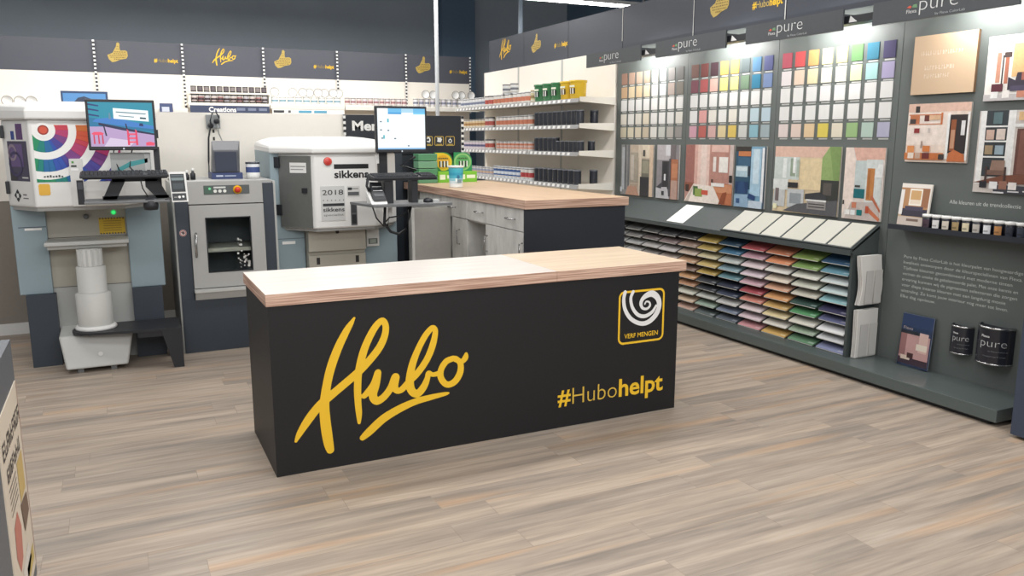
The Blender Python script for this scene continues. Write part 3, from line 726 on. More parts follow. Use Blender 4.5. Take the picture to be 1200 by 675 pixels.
display_box(3.205, 3.42, 7.86, C(150, 204, 130), C(50, 150, 92), 'green cardboard display box at the far end of the tall counter', C(96, 176, 104))
r = root('green_box_stack', 'block of translucent green plastic sample boxes beside the yellow display', 'box', (2.86, 7.9, RZ))
for k in range(4):
    obj('plastic_box', MB().box(2.762, 2.966, 7.82, 7.98, RZ + k * 0.075, RZ + k * 0.075 + 0.07, [C(104, 160, 122), C(84, 146, 104), C(120, 170, 136), C(92, 152, 112)][k]), M['vcgloss'], r, bevel=0.006)

# ------------------------------------------------------------------ mixing machines
def clip(poly, x0, x1, y0, y1):
    def cut(P, f, inter):
        out = []
        for k in range(len(P)):
            a, b2 = P[k], P[(k + 1) % len(P)]
            if f(a): out.append(a)
            if f(a) != f(b2): out.append(inter(a, b2))
        return out
    def ix(x): return lambda a, b2: (x, a[1] + (b2[1] - a[1]) * (x - a[0]) / (b2[0] - a[0]))
    def iy(y): return lambda a, b2: (a[0] + (b2[0] - a[0]) * (y - a[1]) / (b2[1] - a[1]), y)
    for f, i in ((lambda p: p[0] >= x0, ix(x0)), (lambda p: p[0] <= x1, ix(x1)), (lambda p: p[1] >= y0, iy(y0)), (lambda p: p[1] <= y1, iy(y1))):
        if len(poly) < 3: return []
        poly = cut(poly, f, i)
    return poly

def prism_xy(pts, z0, z1):
    mb = MB(); mb.slab(F((0, 0, 0), (1, 0, 0), (0, 1, 0)), pts, z0, z1); return mb
def head_shell(xl, xa, xb, xr, yh, yf, yb, z0, z1):
    return prism_xy([(xl, yf), (xa, yh), (xb, yh), (xr, yf), (xr, yb), (xl, yb)], z0, z1)
def cap_mesh(xl, xa, xb, xr, yh, yf, yb, z0, dz, slope, dome=0.02):
    base = [(xl, yf), (xa, yh), (xb, yh), (xr, yf), (xr, yb), (xl, yb)]
    cx, cy = (xl + xr) / 2, (yh + yb) / 2
    mb = MB(); rings = []
    for grow, h in ((0.006, 0), (0.016, 0.008), (0.016, dz * 0.6), (0.008, dz * 0.85), (-0.015, dz)):
        pts = []
        for x, y in base:
            d = math.hypot(x - cx, y - cy)
            pts.append((x + (x - cx) / d * grow * 1.6, y + (y - cy) / d * grow * 1.6, z0 + h + slope * (y - yh) * (h / dz)))
        rings.append(mb.add(pts))
    n = 6
    for q in range(4):
        for k in range(n):
            k2 = (k + 1) % n; mb.face([rings[q] + k, rings[q] + k2, rings[q + 1] + k2, rings[q + 1] + k])
    prev = rings[4]
    for sh, up in ((0.82, 0.55), (0.5, 0.9), (0.2, 1.0)):
        pts = []
        for x, y in base: pts.append((cx + (x - cx) * sh, cy + (y - cy) * sh, z0 + dz + slope * (cy + (y - cy) * sh - yh) + dome * up))
        r_ = mb.add(pts)
        for k in range(n):
            k2 = (k + 1) % n; mb.face([prev + k, prev + k2, r_ + k2, r_ + k], (1, 1, 1, 1), 0, True)
        prev = r_
    mb.face([prev + k for k in range(n)], (1, 1, 1, 1), 0, True); mb.face([rings[0] + k for k in range(n)][::-1])
    return mb

# machine with the swatch fan
AX0, AX1, AYH, AYF, AYB = -0.705, 0.295, 6.6, 6.9, 7.75
A = root('mixing_machine', 'paint mixing machine with colour swatch fan on its white head', 'machine', (-0.2, 7.1, 0))
obj('side_column', MB().box(AX0, -0.487, AYF, AYB, 0.55, 1.215), M['bluegrey'], A, bevel=0.006)
obj('side_column', MB().box(0.05, AX1, AYF, AYB, 0.55, 1.215), M['bluegrey'], A, bevel=0.006)
obj('base_column', MB().box(AX0 + 0.04, -0.47, AYF - 0.05, AYB, 0.0, 0.55), M['charcoalblue'], A)
obj('base_column', MB().box(0.05, AX1 - 0.03, AYF - 0.05, AYB, 0.0, 0.55), M['charcoalblue'], A)
mb = MB().box(-0.487, 0.05, AYF + 0.04, AYB, 0.0, 1.215)
obj('back_plate', mb, M['beige'], A)
fr = front(0, AYF + 0.04, 0)
mb = MB(); mb.rect(fr, -0.487, 0.05, 0.0, 0.585, 0.002, C(176, 178, 176)); mb.rect(fr, -0.487, 0.05, 0.583, 0.588, 0.003, C(90, 90, 88)); obj('plate_seam', MB().rect(fr, -0.487, 0.05, 0.96, 0.965, 0.003, C(80, 80, 76)), M['vc'], A)
obj('lower_plate', mb, M['vc'], A)
fr = front(0, AYF, 0)
mb = MB().rect(fr, -0.67, -0.49, 1.05, 1.056, 0.001, C(70, 82, 90)).board(fr, -0.63, -0.52, 1.03, 1.046, 0.0, 0.004, WHITE)
obj('drawer_seam', mb, M['vc'], A)
mb = MB(); fr = front(0, AYF + 0.04, 0)
mb.board(fr, -0.14, 0.04, 0.975, 1.10, 0, 0.004, C(214, 176, 40))
for k in range(9):
    mb.rect(fr, -0.135 + k * 0.02, -0.126 + k * 0.02, 0.975, 0.985, 0.005, C(60, 56, 50)); mb.rect(fr, -0.135 + k * 0.02, -0.126 + k * 0.02, 1.09, 1.10, 0.005, C(60, 56, 50))
for k in range(5): mb.rect(fr, -0.11, 0.015, 1.0 + k * 0.018, 1.006 + k * 0.018, 0.005, C(170, 136, 34))
obj('warning_label', mb, M['vc'], A)
obj('knob', MB().lathe((-0.222, AYF + 0.04, 1.115), [(0, 0, BLACK), (0.02, 0, BLACK), (0.017, 0.03, BLACK), (0, 0.03, BLACK)], 14, 'y'), M['midgrey'], A)
obj('indicator_lamp', MB().lathe((-0.033, AYF + 0.04, 1.14), [(0, 0, C(30, 150, 70)), (0.02, 0, C(30, 150, 70)), (0.014, 0.015, C(60, 220, 110)), (0, 0.02, C(60, 220, 110))], 14, 'y'), M['screen'], A)
# shelf plate and lift column
obj('can_plate', MB().box(-0.50, 0.055, AYH + 0.06, AYF + 0.04, 0.93, 0.955).box(-0.485, 0.04, AYH + 0.1, AYF + 0.04, 0.90, 0.93), M['ltgrey'], A, bevel=0.004)
cxl, cyl_ = -0.215, 6.66
mb = MB(); g_ = C(196, 196, 192); g2 = C(176, 176, 172)
mb.lathe((cxl, cyl_, 0), [(0.12, 0.33, g_), (0.12, 0.57, g_), (0.105, 0.58, g2), (0.098, 0.585, g_), (0.098, 0.77, g_), (0.088, 0.775, g2), (0.078, 0.78, g_), (0.078, 0.90, g_), (0, 0.90, g_)], 28)
col_ = obj('lift_column', mb, M['vc'], A)
mb = MB()
for k in range(14):
    an = k * 2 * PI / 14; mb.box(cxl + 0.078 * math.cos(an) - 0.006, cxl + 0.078 * math.cos(an) + 0.006, cyl_ + 0.078 * math.sin(an) - 0.006, cyl_ + 0.078 * math.sin(an) + 0.006, 0.78, 0.90)
obj('column_flutes', mb, M['ltgrey'], col_)
obj('column_ring', MB().lathe((cxl, cyl_, 0), [(0, 0.306, g_), (0.14, 0.306, g_), (0.142, 0.32, WHITE), (0.13, 0.335, WHITE), (0.1, 0.335, g_)], 28), M['white'], A)
mb = MB().hexa([(-0.43, 6.52, 0.035), (-0.02, 6.52, 0.035), (-0.02, 6.95, 0.035), (-0.43, 6.95, 0.035), (-0.465, 6.6, 0.272), (0.03, 6.6, 0.272), (0.03, 6.95, 0.285), (-0.465, 6.95, 0.285)])
boot = obj('foot_housing', mb, M['ltgrey'], A, bevel=0.015, seg=3)
obj('foot_mark', MB().disc(F((-0.2, 6.547, 0.13), (1, 0, 0), (0, 0.32, 0.95)), 0, 0, 0.016, 0.004, C(222, 222, 220)), M['vc'], boot)
obj('foot', MB().box(-0.36, -0.32, 6.56, 6.62, 0, 0.04), M['midgrey'], A); obj('foot', MB().box(-0.14, -0.1, 6.56, 6.62, 0, 0.04), M['midgrey'], A)
# head
head = obj('head_shell', head_shell(AX0, -0.516, 0.058, AX1, AYH, AYF, AYB - 0.05, 1.216, 1.825), M['white'], A, bevel=0.012, seg=3)
obj('head_cap', cap_mesh(AX0, -0.516, 0.058, AX1, AYH, AYF, AYB - 0.05, 1.826, 0.10, 0.05), M['white'], A, bevel=0.008)
obj('head_lip', head_shell(AX0 + 0.02, -0.51, 0.05, AX1 - 0.02, AYH + 0.02, AYF, AYF + 0.3, 1.19, 1.216), M['grey'], A)
fr = front(0, AYH, 0)
mb = MB(); ca, cb = -0.426, 1.757
W_ = C(238, 238, 236)
X0, X1, Y0, Y1 = -0.495, 0.05, 1.395, 1.792
mb.rect(fr, X0, X1, Y0, Y1, 0.0012, W_)
pal = [C(206, 110, 52), C(206, 84, 56), C(196, 62, 80), C(178, 58, 108), C(120, 60, 128), C(70, 64, 148), C(44, 80, 170), C(30, 104, 160), C(18, 128, 120), C(30, 140, 96)]
def fan(r0, r1, t0, t1, n, shift, span=10):
    for k in range(n):
        b0, b1 = t0 + (t1 - t0) * k / n, t0 + (t1 - t0) * (k + 1) / n - 0.005
        P = [(ca + r0 * math.cos(b0), cb + r0 * math.sin(b0)), (ca + r1 * math.cos(b0), cb + r1 * math.sin(b0)), (ca + r1 * math.cos(b1), cb + r1 * math.sin(b1)), (ca + r0 * math.cos(b1), cb + r0 * math.sin(b1))]
        P = clip(P, X0, X1, Y0, Y1)
        if len(P) >= 3: mb.poly(fr, P, 0.002, pal[min(len(pal) - 1, max(0, int(k * span / n) + shift))])
def R(d): return math.radians(d)
fan(0.075, 0.155, R(60), R(-200), 26, 0, 14)
fan(0.205, 0.29, R(14), R(-125), 18, 0, 11)
fan(0.345, 0.43, R(9), R(-105), 20, 1, 10)
fan(0.485, 0.57, R(6), R(-95), 16, 2, 8)
mb.disc(fr, ca, cb, 0.052, 0.0025, W_); mb.disc(fr, ca, cb, 0.034, 0.003, C(150, 52, 44)); mb.disc(fr, ca, cb, 0.025, 0.0035, C(206, 84, 62))
[mb.rect(fr, -0.45 + q * 0.018, -0.438 + q * 0.018, 1.428, 1.438 + (q % 3) * 0.003, 0.003, C(60, 70, 70)) for q in range(7)]
obj('swatch_print', mb, M['vc'], head, label='colour swatch fan print')
mb = MB(); mb.poly(fr, [(-0.49 + (0.008 if k in (0, 7) else 0.0 if k in (5, 6) else 0.063 if k in (1, 4) else 0.071) , 0) for k in range(0)] or [(-0.482, 1.303), (-0.427, 1.303), (-0.419, 1.311), (-0.419, 1.375), (-0.427, 1.383), (-0.482, 1.383), (-0.49, 1.375), (-0.49, 1.311)], 0.002, C(226, 176, 66))
obj('yellow_sticker', mb, M['vc'], head)
mb = MB(); mb.board(fr, -0.285, -0.203, 1.222, 1.557, 0, 0.03, C(214, 214, 212)); mb.rect(fr, -0.251, -0.208, 1.232, 1.405, 0.031, C(44, 46, 52)); mb.rect(fr, -0.246, -0.214, 1.34, 1.39, 0.032, C(80, 84, 92)); mb.rect(fr, -0.275, -0.24, 1.50, 1.512, 0.031, C(40, 44, 48)); mb.rect(fr, -0.278, -0.23, 1.475, 1.49, 0.031, C(240, 240, 240)); mb.rect(fr, -0.27, -0.255, 1.525, 1.54, 0.031, C(90, 150, 80))
obj('dispense_unit', mb, M['vc'], A)
# facet decoration: facet runs from (-0.705,6.9) to (-0.516,6.6)
fd = Vector((-0.516 + 0.705, 6.6 - 6.9, 0)); fl = fd.length
ff = F((-0.705, 6.9, 0), fd, (0, 0, 1))
mb = MB()
mb.rect(ff, 0.02, fl - 0.02, 1.235, 1.80, 0.001, C(228, 228, 226))
mb.rect(ff, 0.06, fl - 0.04, 1.40, 1.68, 0.002, C(66, 60, 84)); mb.rect(ff, 0.09, fl - 0.10, 1.5, 1.66, 0.003, C(98, 78, 128)); mb.ring(ff, 0.12, 1.60, 0.04, 0.06, 0.004, C(140, 124, 140), 16); mb.ring(ff, 0.15, 1.52, 0.07, 0.09, 0.004, C(56, 48, 90), 18); mb.rect(ff, 0.07, 0.15, 1.405, 1.46, 0.003, C(50, 46, 52)); mb.rect(ff, 0.22, 0.30, 1.42, 1.43, 0.004, C(200, 200, 200))
mb.rect(ff, 0.12, 0.165, 1.69, 1.75, 0.002, C(44, 66, 140)); mb.rect(ff, 0.19, 0.275, 1.69, 1.80, 0.002, C(92, 58, 110))
for a0, b0 in ((0.13, 1.32), (0.13, 1.27), (0.105, 1.295), (0.155, 1.295)): mb.poly(ff, [(a0 - 0.022, b0), (a0, b0 - 0.022), (a0 + 0.022, b0), (a0, b0 + 0.022)], 0.002, C(36, 38, 42))
mb.disc(ff, 0.13, 1.295, 0.016, 0.003, C(228, 228, 226)); mb.rect(ff, 0.2, 0.25, 1.3, 1.308, 0.002, C(80, 80, 84)); mb.rect(ff, 0.2, 0.27, 1.275, 1.283, 0.002, C(120, 120, 124))
obj('facet_print', mb, M['vc'], head)
for z in (1.35, 1.745): obj('hinge', MB().box(-0.714, -0.69, 6.85, 6.90, z - 0.045, z + 0.045), M['dark'], A, bevel=0.004)
mb = MB(); f2 = F((AX0, AYB - 0.1, 0), (0, -1, 0), (0, 0, 1)); mb.rect(f2, 0.35, 0.68, 1.40, 1.56, 0.002, C(40, 100, 168))
obj('side_sticker', mb, M['vc'], head)
# step bench beside the foot
t = root('step_bench', 'low black metal step bench in front of the swatch-fan machine', 'bench', (0.05, 6.55, 0))
mb = MB(); pts = [(-0.36 + 0.13 - 0.13 * math.cos(k * PI / 10 - PI / 2 + PI / 2) * 1.0, 0) for k in range(0)]
pts = [(0.36, 6.40), (0.36, 6.80), (-0.215, 6.80)] + [(-0.215 + 0.16 * math.cos(PI / 2 + k * PI / 10), 6.64 + 0.16 * math.sin(PI / 2 + k * PI / 10)) for k in range(1, 10)] + [(-0.215, 6.48), (0.1, 6.42)]
mb.slab(F((0, 0, 0), (1, 0, 0), (0, 1, 0)), pts, 0.287, 0.305)
obj('bench_top', mb, M['dark'], t)
mb = MB().slab(F((0, 0, 0), (1, 0, 0), (0, 1, 0)), [(0.345, 6.415), (0.345, 6.79), (0.06, 6.79), (0.06, 6.44)], 0.245, 0.287)
obj('apron', mb, M['dark'], t)
obj('leg', MB().hexa([(0.29, 6.40, 0), (0.36, 6.40, 0), (0.36, 6.44, 0), (0.29, 6.44, 0), (0.22, 6.40, 0.287), (0.36, 6.40, 0.287), (0.36, 6.44, 0.287), (0.22, 6.44, 0.287)]), M['dark'], t)
obj('leg', MB().hexa([(0.29, 6.76, 0), (0.36, 6.76, 0), (0.36, 6.80, 0), (0.29, 6.80, 0), (0.22, 6.76, 0.287), (0.36, 6.76, 0.287), (0.36, 6.80, 0.287), (0.22, 6.80, 0.287)]), M['dark'], t)

# computer arm of the swatch machine
def monitor(x0, x1, y, z0, z1, label, draw, tilt=0.0):
    r = root('monitor', label, 'monitor', ((x0 + x1) / 2, y, z0))
    xc = (x0 + x1) / 2
    o = obj('screen_frame', MB().box(x0, x1, y, y + 0.035, z0, z1), M['dark'], r, bevel=0.006)
    fr = F((x0 + 0.016, y, z0 + 0.026), (1, 0, 0), (0, 0, 1))
    mb = MB(); draw(mb, fr, x1 - x0 - 0.032, z1 - z0 - 0.045)
    obj('screen', mb, M['screen'], r)
    obj('screen_back', MB().box(xc - 0.11, xc + 0.11, y + 0.035, y + 0.06, z0 + 0.08, z1 - 0.06), M['dark'], r, bevel=0.01)
    obj('power_button', MB().disc(front(xc, y, z0 + 0.011), 0, 0, 0.006, 0.001, C(210, 220, 230)), M['vc'], r)
    if tilt: r.rotation_euler.y = tilt
    return r
def draw_a(mb, fr, w, h):
    def q(pts, c, o): mb.poly(fr, [(a * w, b2 * h) for a, b2 in pts], 0.0005 + o * 0.0004, c)
    q([(0, 0), (1, 0), (1, 1), (0, 1)], C(20, 134, 158), 0)
    q([(0, 0), (1, 0), (1, 0.30), (0.6, 0.36), (0, 0.56)], C(176, 150, 190), 1)
    q([(0.2, 0), (0.6, 0), (0.7, 0.12), (0.3, 0.2)], C(206, 190, 214), 2)
    q([(0, 0.45), (0.35, 0.45), (1, 0.33), (1, 0.44), (0.5, 0.56), (0, 0.66)], C(24, 110, 150), 2)
    q([(0.1, 0.62), (0.35, 0.66), (1, 0.47), (1, 0.40), (0.55, 0.46), (0.05, 0.56)], C(56, 120, 190), 3)
    q([(0.14, 0.54), (0.55, 0.42), (1, 0.3), (1, 0.26), (0.5, 0.37), (0.14, 0.48)], C(28, 34, 70), 3)
    for a in (0.2, 0.55): q([(a, 0.52), (a + 0.02, 0.52), (a + 0.06, 0.24), (a + 0.035, 0.24)], C(24, 28, 60), 4)
    for b2 in (0.70, 0.82, 0.93): q([(0, b2), (0.16, b2 - 0.03), (0.16, b2), (0, b2 + 0.04)], C(24, 50, 108), 4)
    q([(0.05, 0.26), (0.19, 0.26), (0.21, 0.30), (0.16, 0.33), (0.06, 0.33), (0.02, 0.29)], C(226, 76, 104), 5)
    for a in (0.045, 0.115, 0.175): q([(a, 0.26), (a + 0.02, 0.26), (a + 0.025, 0.06), (a, 0.06)], C(196, 56, 86), 5)
    for a in (0.57, 0.70): q([(a, 0.40), (a + 0.028, 0.36), (a + 0.035, 0.03), (a, 0.03)], C(214, 66, 96), 6)
    for b2 in (0.08, 0.17, 0.26): q([(0.57, b2), (0.73, b2), (0.73, b2 + 0.04), (0.57, b2 + 0.04)], C(226, 86, 110), 6)
    q([(0.86, 0.02), (0.99, 0.02), (1, 0.08), (0.93, 0.11), (0.86, 0.09)], C(226, 76, 104), 6)
    q([(0.38, 0.63), (0.93, 0.57), (0.93, 0.82), (0.38, 0.87)], C(236, 246, 248), 6)
    q([(0.42, 0.77), (0.89, 0.73), (0.89, 0.755), (0.42, 0.795)], C(90, 120, 130), 7)
    q([(0.46, 0.685), (0.7, 0.66), (0.7, 0.68), (0.46, 0.705)], C(90, 120, 130), 7); q([(0.79, 0.63), (0.89, 0.62), (0.89, 0.66), (0.79, 0.67)], C(40, 70, 80), 7)
    q([(0.77, 0.47), (0.84, 0.46), (0.83, 0.53), (0.78, 0.53)], C(24, 40, 90), 7); q([(0.3, 0.62), (0.34, 0.62), (0.33, 0.76), (0.31, 0.76)], C(90, 130, 150), 7)
monitor(-0.145, 0.287, 6.30, 1.618, 1.962, 'black monitor with pink stools and turquoise room on its screen', draw_a)
def keyboard(x0, x1, y0, y1, z, label):
    r = root('keyboard', label, 'keyboard', ((x0 + x1) / 2, (y0 + y1) / 2, z))
    obj('keyboard_case', MB().hexa([(x0, y0, z), (x1, y0, z), (x1, y1, z), (x0, y1, z), (x0, y0, z + 0.018), (x1, y0, z + 0.018), (x1, y1, z + 0.04), (x0, y1, z + 0.04)]), M['dark'], r, bevel=0.004)
    mb = MB(); pad = MB(); w = (x1 - x0 - 0.02) / 21; rows = 5; d = (y1 - y0 - 0.03) / rows
    for j in range(rows):
        for i in range(21):
            if i in (15, 18) and False: continue
            xa = x0 + 0.01 + i * w + (0.002 if i < 15 else 0.004); ya = y0 + 0.012 + j * d
            za = z + 0.018 + 0.022 * (ya - y0) / (y1 - y0)
            if i in (15,) : continue
            (mb if i < 15 else pad).box(xa, xa + w * 0.84, ya, ya + d * 0.82, za, za + 0.012, C(52, 55, 60) if (i + j) % 3 else C(58, 61, 67))
    obj('keys', mb, M['vc'], r); obj('number_pad', pad, M['vc'], r)
    return r
t = root('computer_bracket', 'black bracket and tray carrying the keyboard of the swatch-fan machine', 'bracket', (0.05, 6.4, 1.27))
obj('tray', MB().box(-0.20, 0.335, 6.14, 6.48, 1.262, 1.278), M['midgrey'], t, bevel=0.003)
mb = MB(); f3 = front(0, 6.36, 0)
mb.slab(f3, [(-0.09, 1.278), (0.0, 1.278), (0.06, 1.40), (0.06, 1.425), (-0.02, 1.425)], -0.02, 0.02); mb.slab(f3, [(0.19, 1.425), (0.19, 1.36), (0.26, 1.278), (0.34, 1.278), (0.27, 1.425)], -0.02, 0.02)
mb.box(-0.02, 0.27, 6.34, 6.38, 1.40, 1.425); mb.box(-0.09, 0.34, 6.34, 6.38, 1.278, 1.30)
obj('keyboard_stand', mb, M['dark'], t)
obj('keyboard_shelf', MB().box(-0.20, 0.33, 6.20, 6.40, 1.425, 1.433), M['dark'], t)
obj('monitor_post', MB().box(0.262, 0.30, 6.38, 6.42, 1.278, 1.64).box(0.05, 0.30, 6.362, 6.40, 1.70, 1.76).box(0.262, 0.30, 6.42, 6.855, 1.30, 1.34), M['dark'], t)
obj('cable', MB().tube([(0.15, 6.44, 1.7), (0.12, 6.44, 1.6), (0.10, 6.42, 1.5), (0.16, 6.38, 1.42), (0.17, 6.33, 1.35), (0.2, 6.32, 1.29)], 0.004), M['dark'], t)
obj('cable', MB().tube([(0.02, 6.44, 1.68), (0.0, 6.44, 1.58), (0.03, 6.42, 1.48), (0.08, 6.38, 1.44)], 0.004), M['dark'], t)
mb = MB(); mb.box(-0.02, 0.24, 6.425, 6.43, 1.445, 1.60, C(196, 200, 198)); f4 = front(0, 6.425, 0)
mb.poly(f4, [(0.02, 1.46), (0.1, 1.50), (0.22, 1.53), (0.22, 1.56), (0.1, 1.535), (0.02, 1.49)], 0.001, C(80, 176, 180)); mb.rect(f4, 0.2, 0.235, 1.45, 1.59, 0.001, C(226, 228, 226))
obj('backing_card', mb, M['vc'], t)
obj('mouse_body', MB().lathe((0.21, 6.18, 1.24), [(0, -0.035, BLACK), (0.045, -0.03, BLACK), (0.05, 0.0, BLACK), (0.045, 0.03, BLACK), (0.025, 0.05, BLACK), (0, 0.052, BLACK)], 16), M['dark'], t)
keyboard(-0.215, 0.34, 6.16, 6.36, 1.434, 'black keyboard below the monitor with pink stools')
mb = MB(); f5 = front(0, 6.12, 0)
mb.hexa([(0.345, 6.12, 1.262), (0.452, 6.12, 1.262), (0.452, 6.17, 1.262), (0.345, 6.17, 1.262), (0.337, 6.15, 1.468), (0.447, 6.15, 1.468), (0.447, 6.17, 1.468), (0.337, 6.17, 1.468)], C(232, 232, 230))
fv = F((0.341, 6.12, 1.262), (1, 0, 0), (-0.008, 0.03, 0.206))
mb.rect(fv, 0.01, 0.10, 0.07, 0.195, 0.002, C(42, 48, 52)); mb.rect(fv, 0.014, 0.096, 0.15, 0.17, 0.003, C(120, 134, 136)); mb.rect(fv, 0.014, 0.096, 0.178, 0.188, 0.003, C(90, 100, 104)); mb.rect(fv, 0.02, 0.09, 0.09, 0.13, 0.003, C(64, 74, 78))
mb.rect(fv, 0.01, 0.10, 0.01, 0.06, 0.002, C(54, 58, 62)); mb.disc(fv, 0.055, 0.034, 0.009, 0.003, WHITE); mb.disc(fv, 0.08, 0.036, 0.008, 0.003, WHITE); mb.rect(fv, 0.02, 0.04, 0.03, 0.036, 0.003, C(160, 160, 160))
mb.box(0.30, 0.36, 6.15, 6.17, 1.2787, 1.288, C(60, 60, 62))
tag(obj('label_reader', mb, M['vc'], origin=(0.39, 6.15, 1.262)), 'small white framed device with dark screen at the end of the tray', 'device')

# ------------------------------------------------------------------ grey shaker cabinet
BX0, BX1, BYF, BYB, BZ = 0.385, 1.168, 6.78, 7.6, 1.37
t = root('shaker_cabinet', 'grey paint shaker cabinet with glass door between the two mixing machines', 'machine', (0.78, 7.2, 0))
mb = MB().box(BX0, BX0 + 0.02, BYF + 0.03, BYB, 0, BZ - 0.02).box(BX1 - 0.02, BX1, BYF + 0.03, BYB, 0, BZ - 0.01).box(BX0, BX1, BYB - 0.02, BYB, 0, BZ - 0.02)
obj('side_panel', mb, M['ltgrey'], t)
obj('front_strip', MB().box(BX0 + 0.012, 0.495, BYF + 0.01, BYF + 0.05, 0.0, 1.23), M['charcoalblue'], t)
obj('front_strip', MB().box(1.062, BX1 - 0.02, BYF + 0.01, BYF + 0.05, 0.0, 1.345), M['charcoalblue'], t)
obj('top_panel', MB().box(BX0 + 0.02, BX1 - 0.02, BYF + 0.05, BYB - 0.02, BZ - 0.03, BZ).box(0.495, 1.062, BYF, BYF + 0.05, 1.19, BZ), M['grey'], t, bevel=0.004)
obj('lower_panel', MB().box(BX0 + 0.02, BX1 - 0.02, BYF + 0.005, BYF + 0.04, 0.0, 0.43), M['charcoalblue'], t)
fr = front(0, BYF, 0)
mb = MB(); mb.board(fr, 0.615, 0.96, 1.265, 1.335, 0, 0.003, C(84, 90, 90)); mb.rect(fr, 0.62, 0.68, 1.27, 1.33, 0.004, C(70, 96, 84)); mb.disc(fr, 0.66, 1.31, 0.01, 0.005, C(120, 220, 160)); mb.rect(fr, 0.69, 0.78, 1.312, 1.325, 0.004, C(210, 212, 210))
for k in range(3): mb.disc(fr, 0.70 + k * 0.036, 1.29, 0.013, 0.004, C(226, 228, 222))
obj('control_panel', mb, M['vc'], t)
obj('stop_button', MB().lathe((0.868, BYF - 0.003, 1.298), [(0, 0, C(226, 170, 40)), (0.034, 0.0, C(226, 170, 40)), (0.034, 0.004, C(226, 170, 40)), (0.02, 0.005, C(190, 40, 36)), (0.02, 0.016, C(190, 40, 36)), (0.023, 0.018, C(214, 60, 44)), (0.02, 0.03, C(214, 60, 44)), (0, 0.033, C(214, 60, 44))], 18, 'y'), M['vcgloss'], t)
# door with window
x0, x1, z0, z1, wx0, wx1, wz0, wz1 = 0.498, 1.060, 0.525, 1.183, 0.61, 0.955, 0.645, 1.085
mb = MB()
mb.box(x0, wx0, BYF - 0.012, BYF + 0.03, z0, z1).box(wx1, x1, BYF - 0.012, BYF + 0.03, z0, z1).box(wx0, wx1, BYF - 0.012, BYF + 0.03, z0, wz0).box(wx0, wx1, BYF - 0.012, BYF + 0.03, wz1, z1)
d = obj('door', mb, M['grey'], t)
obj('window_pane', MB().box(wx0, wx1, BYF + 0.008, BYF + 0.013, wz0, wz1), M['glass'], d)
obj('window_gasket', MB().box(wx0, wx0 + 0.008, BYF - 0.014, BYF + 0.008, wz0, wz1).box(wx1 - 0.008, wx1, BYF - 0.014, BYF + 0.008, wz0, wz1).box(wx0, wx1, BYF - 0.014, BYF + 0.008, wz0, wz0 + 0.008).box(wx0, wx1, BYF - 0.014, BYF + 0.008, wz1 - 0.008, wz1), M['dark'], d)
obj('door_handle', MB().tube([(0.535, BYF - 0.012, 0.965), (0.532, BYF - 0.04, 0.95), (0.528, BYF - 0.046, 0.87), (0.528, BYF - 0.04, 0.795), (0.53, BYF - 0.012, 0.78)], 0.009), M['chrome'], d)
mb = MB(); fg = front(0, BYF + 0.007, 0); rn = random.Random(5)
for k in range(16): mb.disc(fg, 0.845 + rn.random() * 0.03, 0.67 + rn.random() * 0.25, 0.003 + rn.random() * 0.006, 0.0, C(220, 220, 216), 8)
for k in range(14): mb.disc(fg, 0.89 + rn.random() * 0.04, 0.68 + rn.random() * 0.10, 0.004 + rn.random() * 0.008, 0.0, C(220, 220, 216), 8)
obj('paint_splashes', mb, M['vc'], d)
mb = MB().box(wx0 - 0.08, wx1 + 0.08, BYF + 0.45, BYF + 0.46, z0, z1).box(wx0 - 0.08, wx0 - 0.07, BYF + 0.04, BYF + 0.45, z0, z1).box(wx1 + 0.07, wx1 + 0.08, BYF + 0.04, BYF + 0.45, z0, z1).box(wx0 - 0.07, wx1 + 0.07, BYF + 0.04, BYF + 0.45, z0, z0 + 0.01).box(wx0 - 0.07, wx1 + 0.07, BYF + 0.04, BYF + 0.45, z1 - 0.01, z1)
obj('chamber', mb, plain('chamber_grey', C(90, 94, 98), 0.5), t)
obj('chamber_shelf', MB().box(wx0 - 0.065, wx1 + 0.065, BYF + 0.05, BYF + 0.44, 0.80, 0.83), M['beige'], t)
mb = MB().hexa([(0.49, BYF - 0.02, 0.43), (0.90, BYF - 0.02, 0.43), (0.90, BYF + 0.03, 0.43), (0.49, BYF + 0.03, 0.43), (0.495, BYF - 0.06, 0.52), (1.06, BYF - 0.06, 0.52), (1.06, BYF + 0.03, 0.52), (0.495, BYF + 0.03, 0.52)])
obj('drip_tray', MB().box(0.495, 1.06, BYF - 0.055, BYF + 0.03, 0.495, 0.518).hexa([(0.50, BYF - 0.005, 0.43), (0.90, BYF - 0.005, 0.43), (0.90, BYF + 0.005, 0.43), (0.50, BYF + 0.005, 0.43), (0.50, BYF - 0.045, 0.495), (0.92, BYF - 0.045, 0.495), (0.92, BYF - 0.03, 0.495), (0.50, BYF - 0.03, 0.495)]), M['ltgrey'], t)
mb = MB(); fr = front(0, BYF + 0.01, 0); mb.disc(fr, 0.443, 0.97, 0.026, 0.002, C(206, 200, 198)); mb.ring(fr, 0.443, 0.97, 0.018, 0.024, 0.003, C(176, 96, 90), 18); mb.poly(fr, [(0.428, 0.978), (0.448, 0.985), (0.458, 0.968), (0.444, 0.956)], 0.003, C(90, 70, 70))
obj('round_sticker', mb, M['vc'], t)
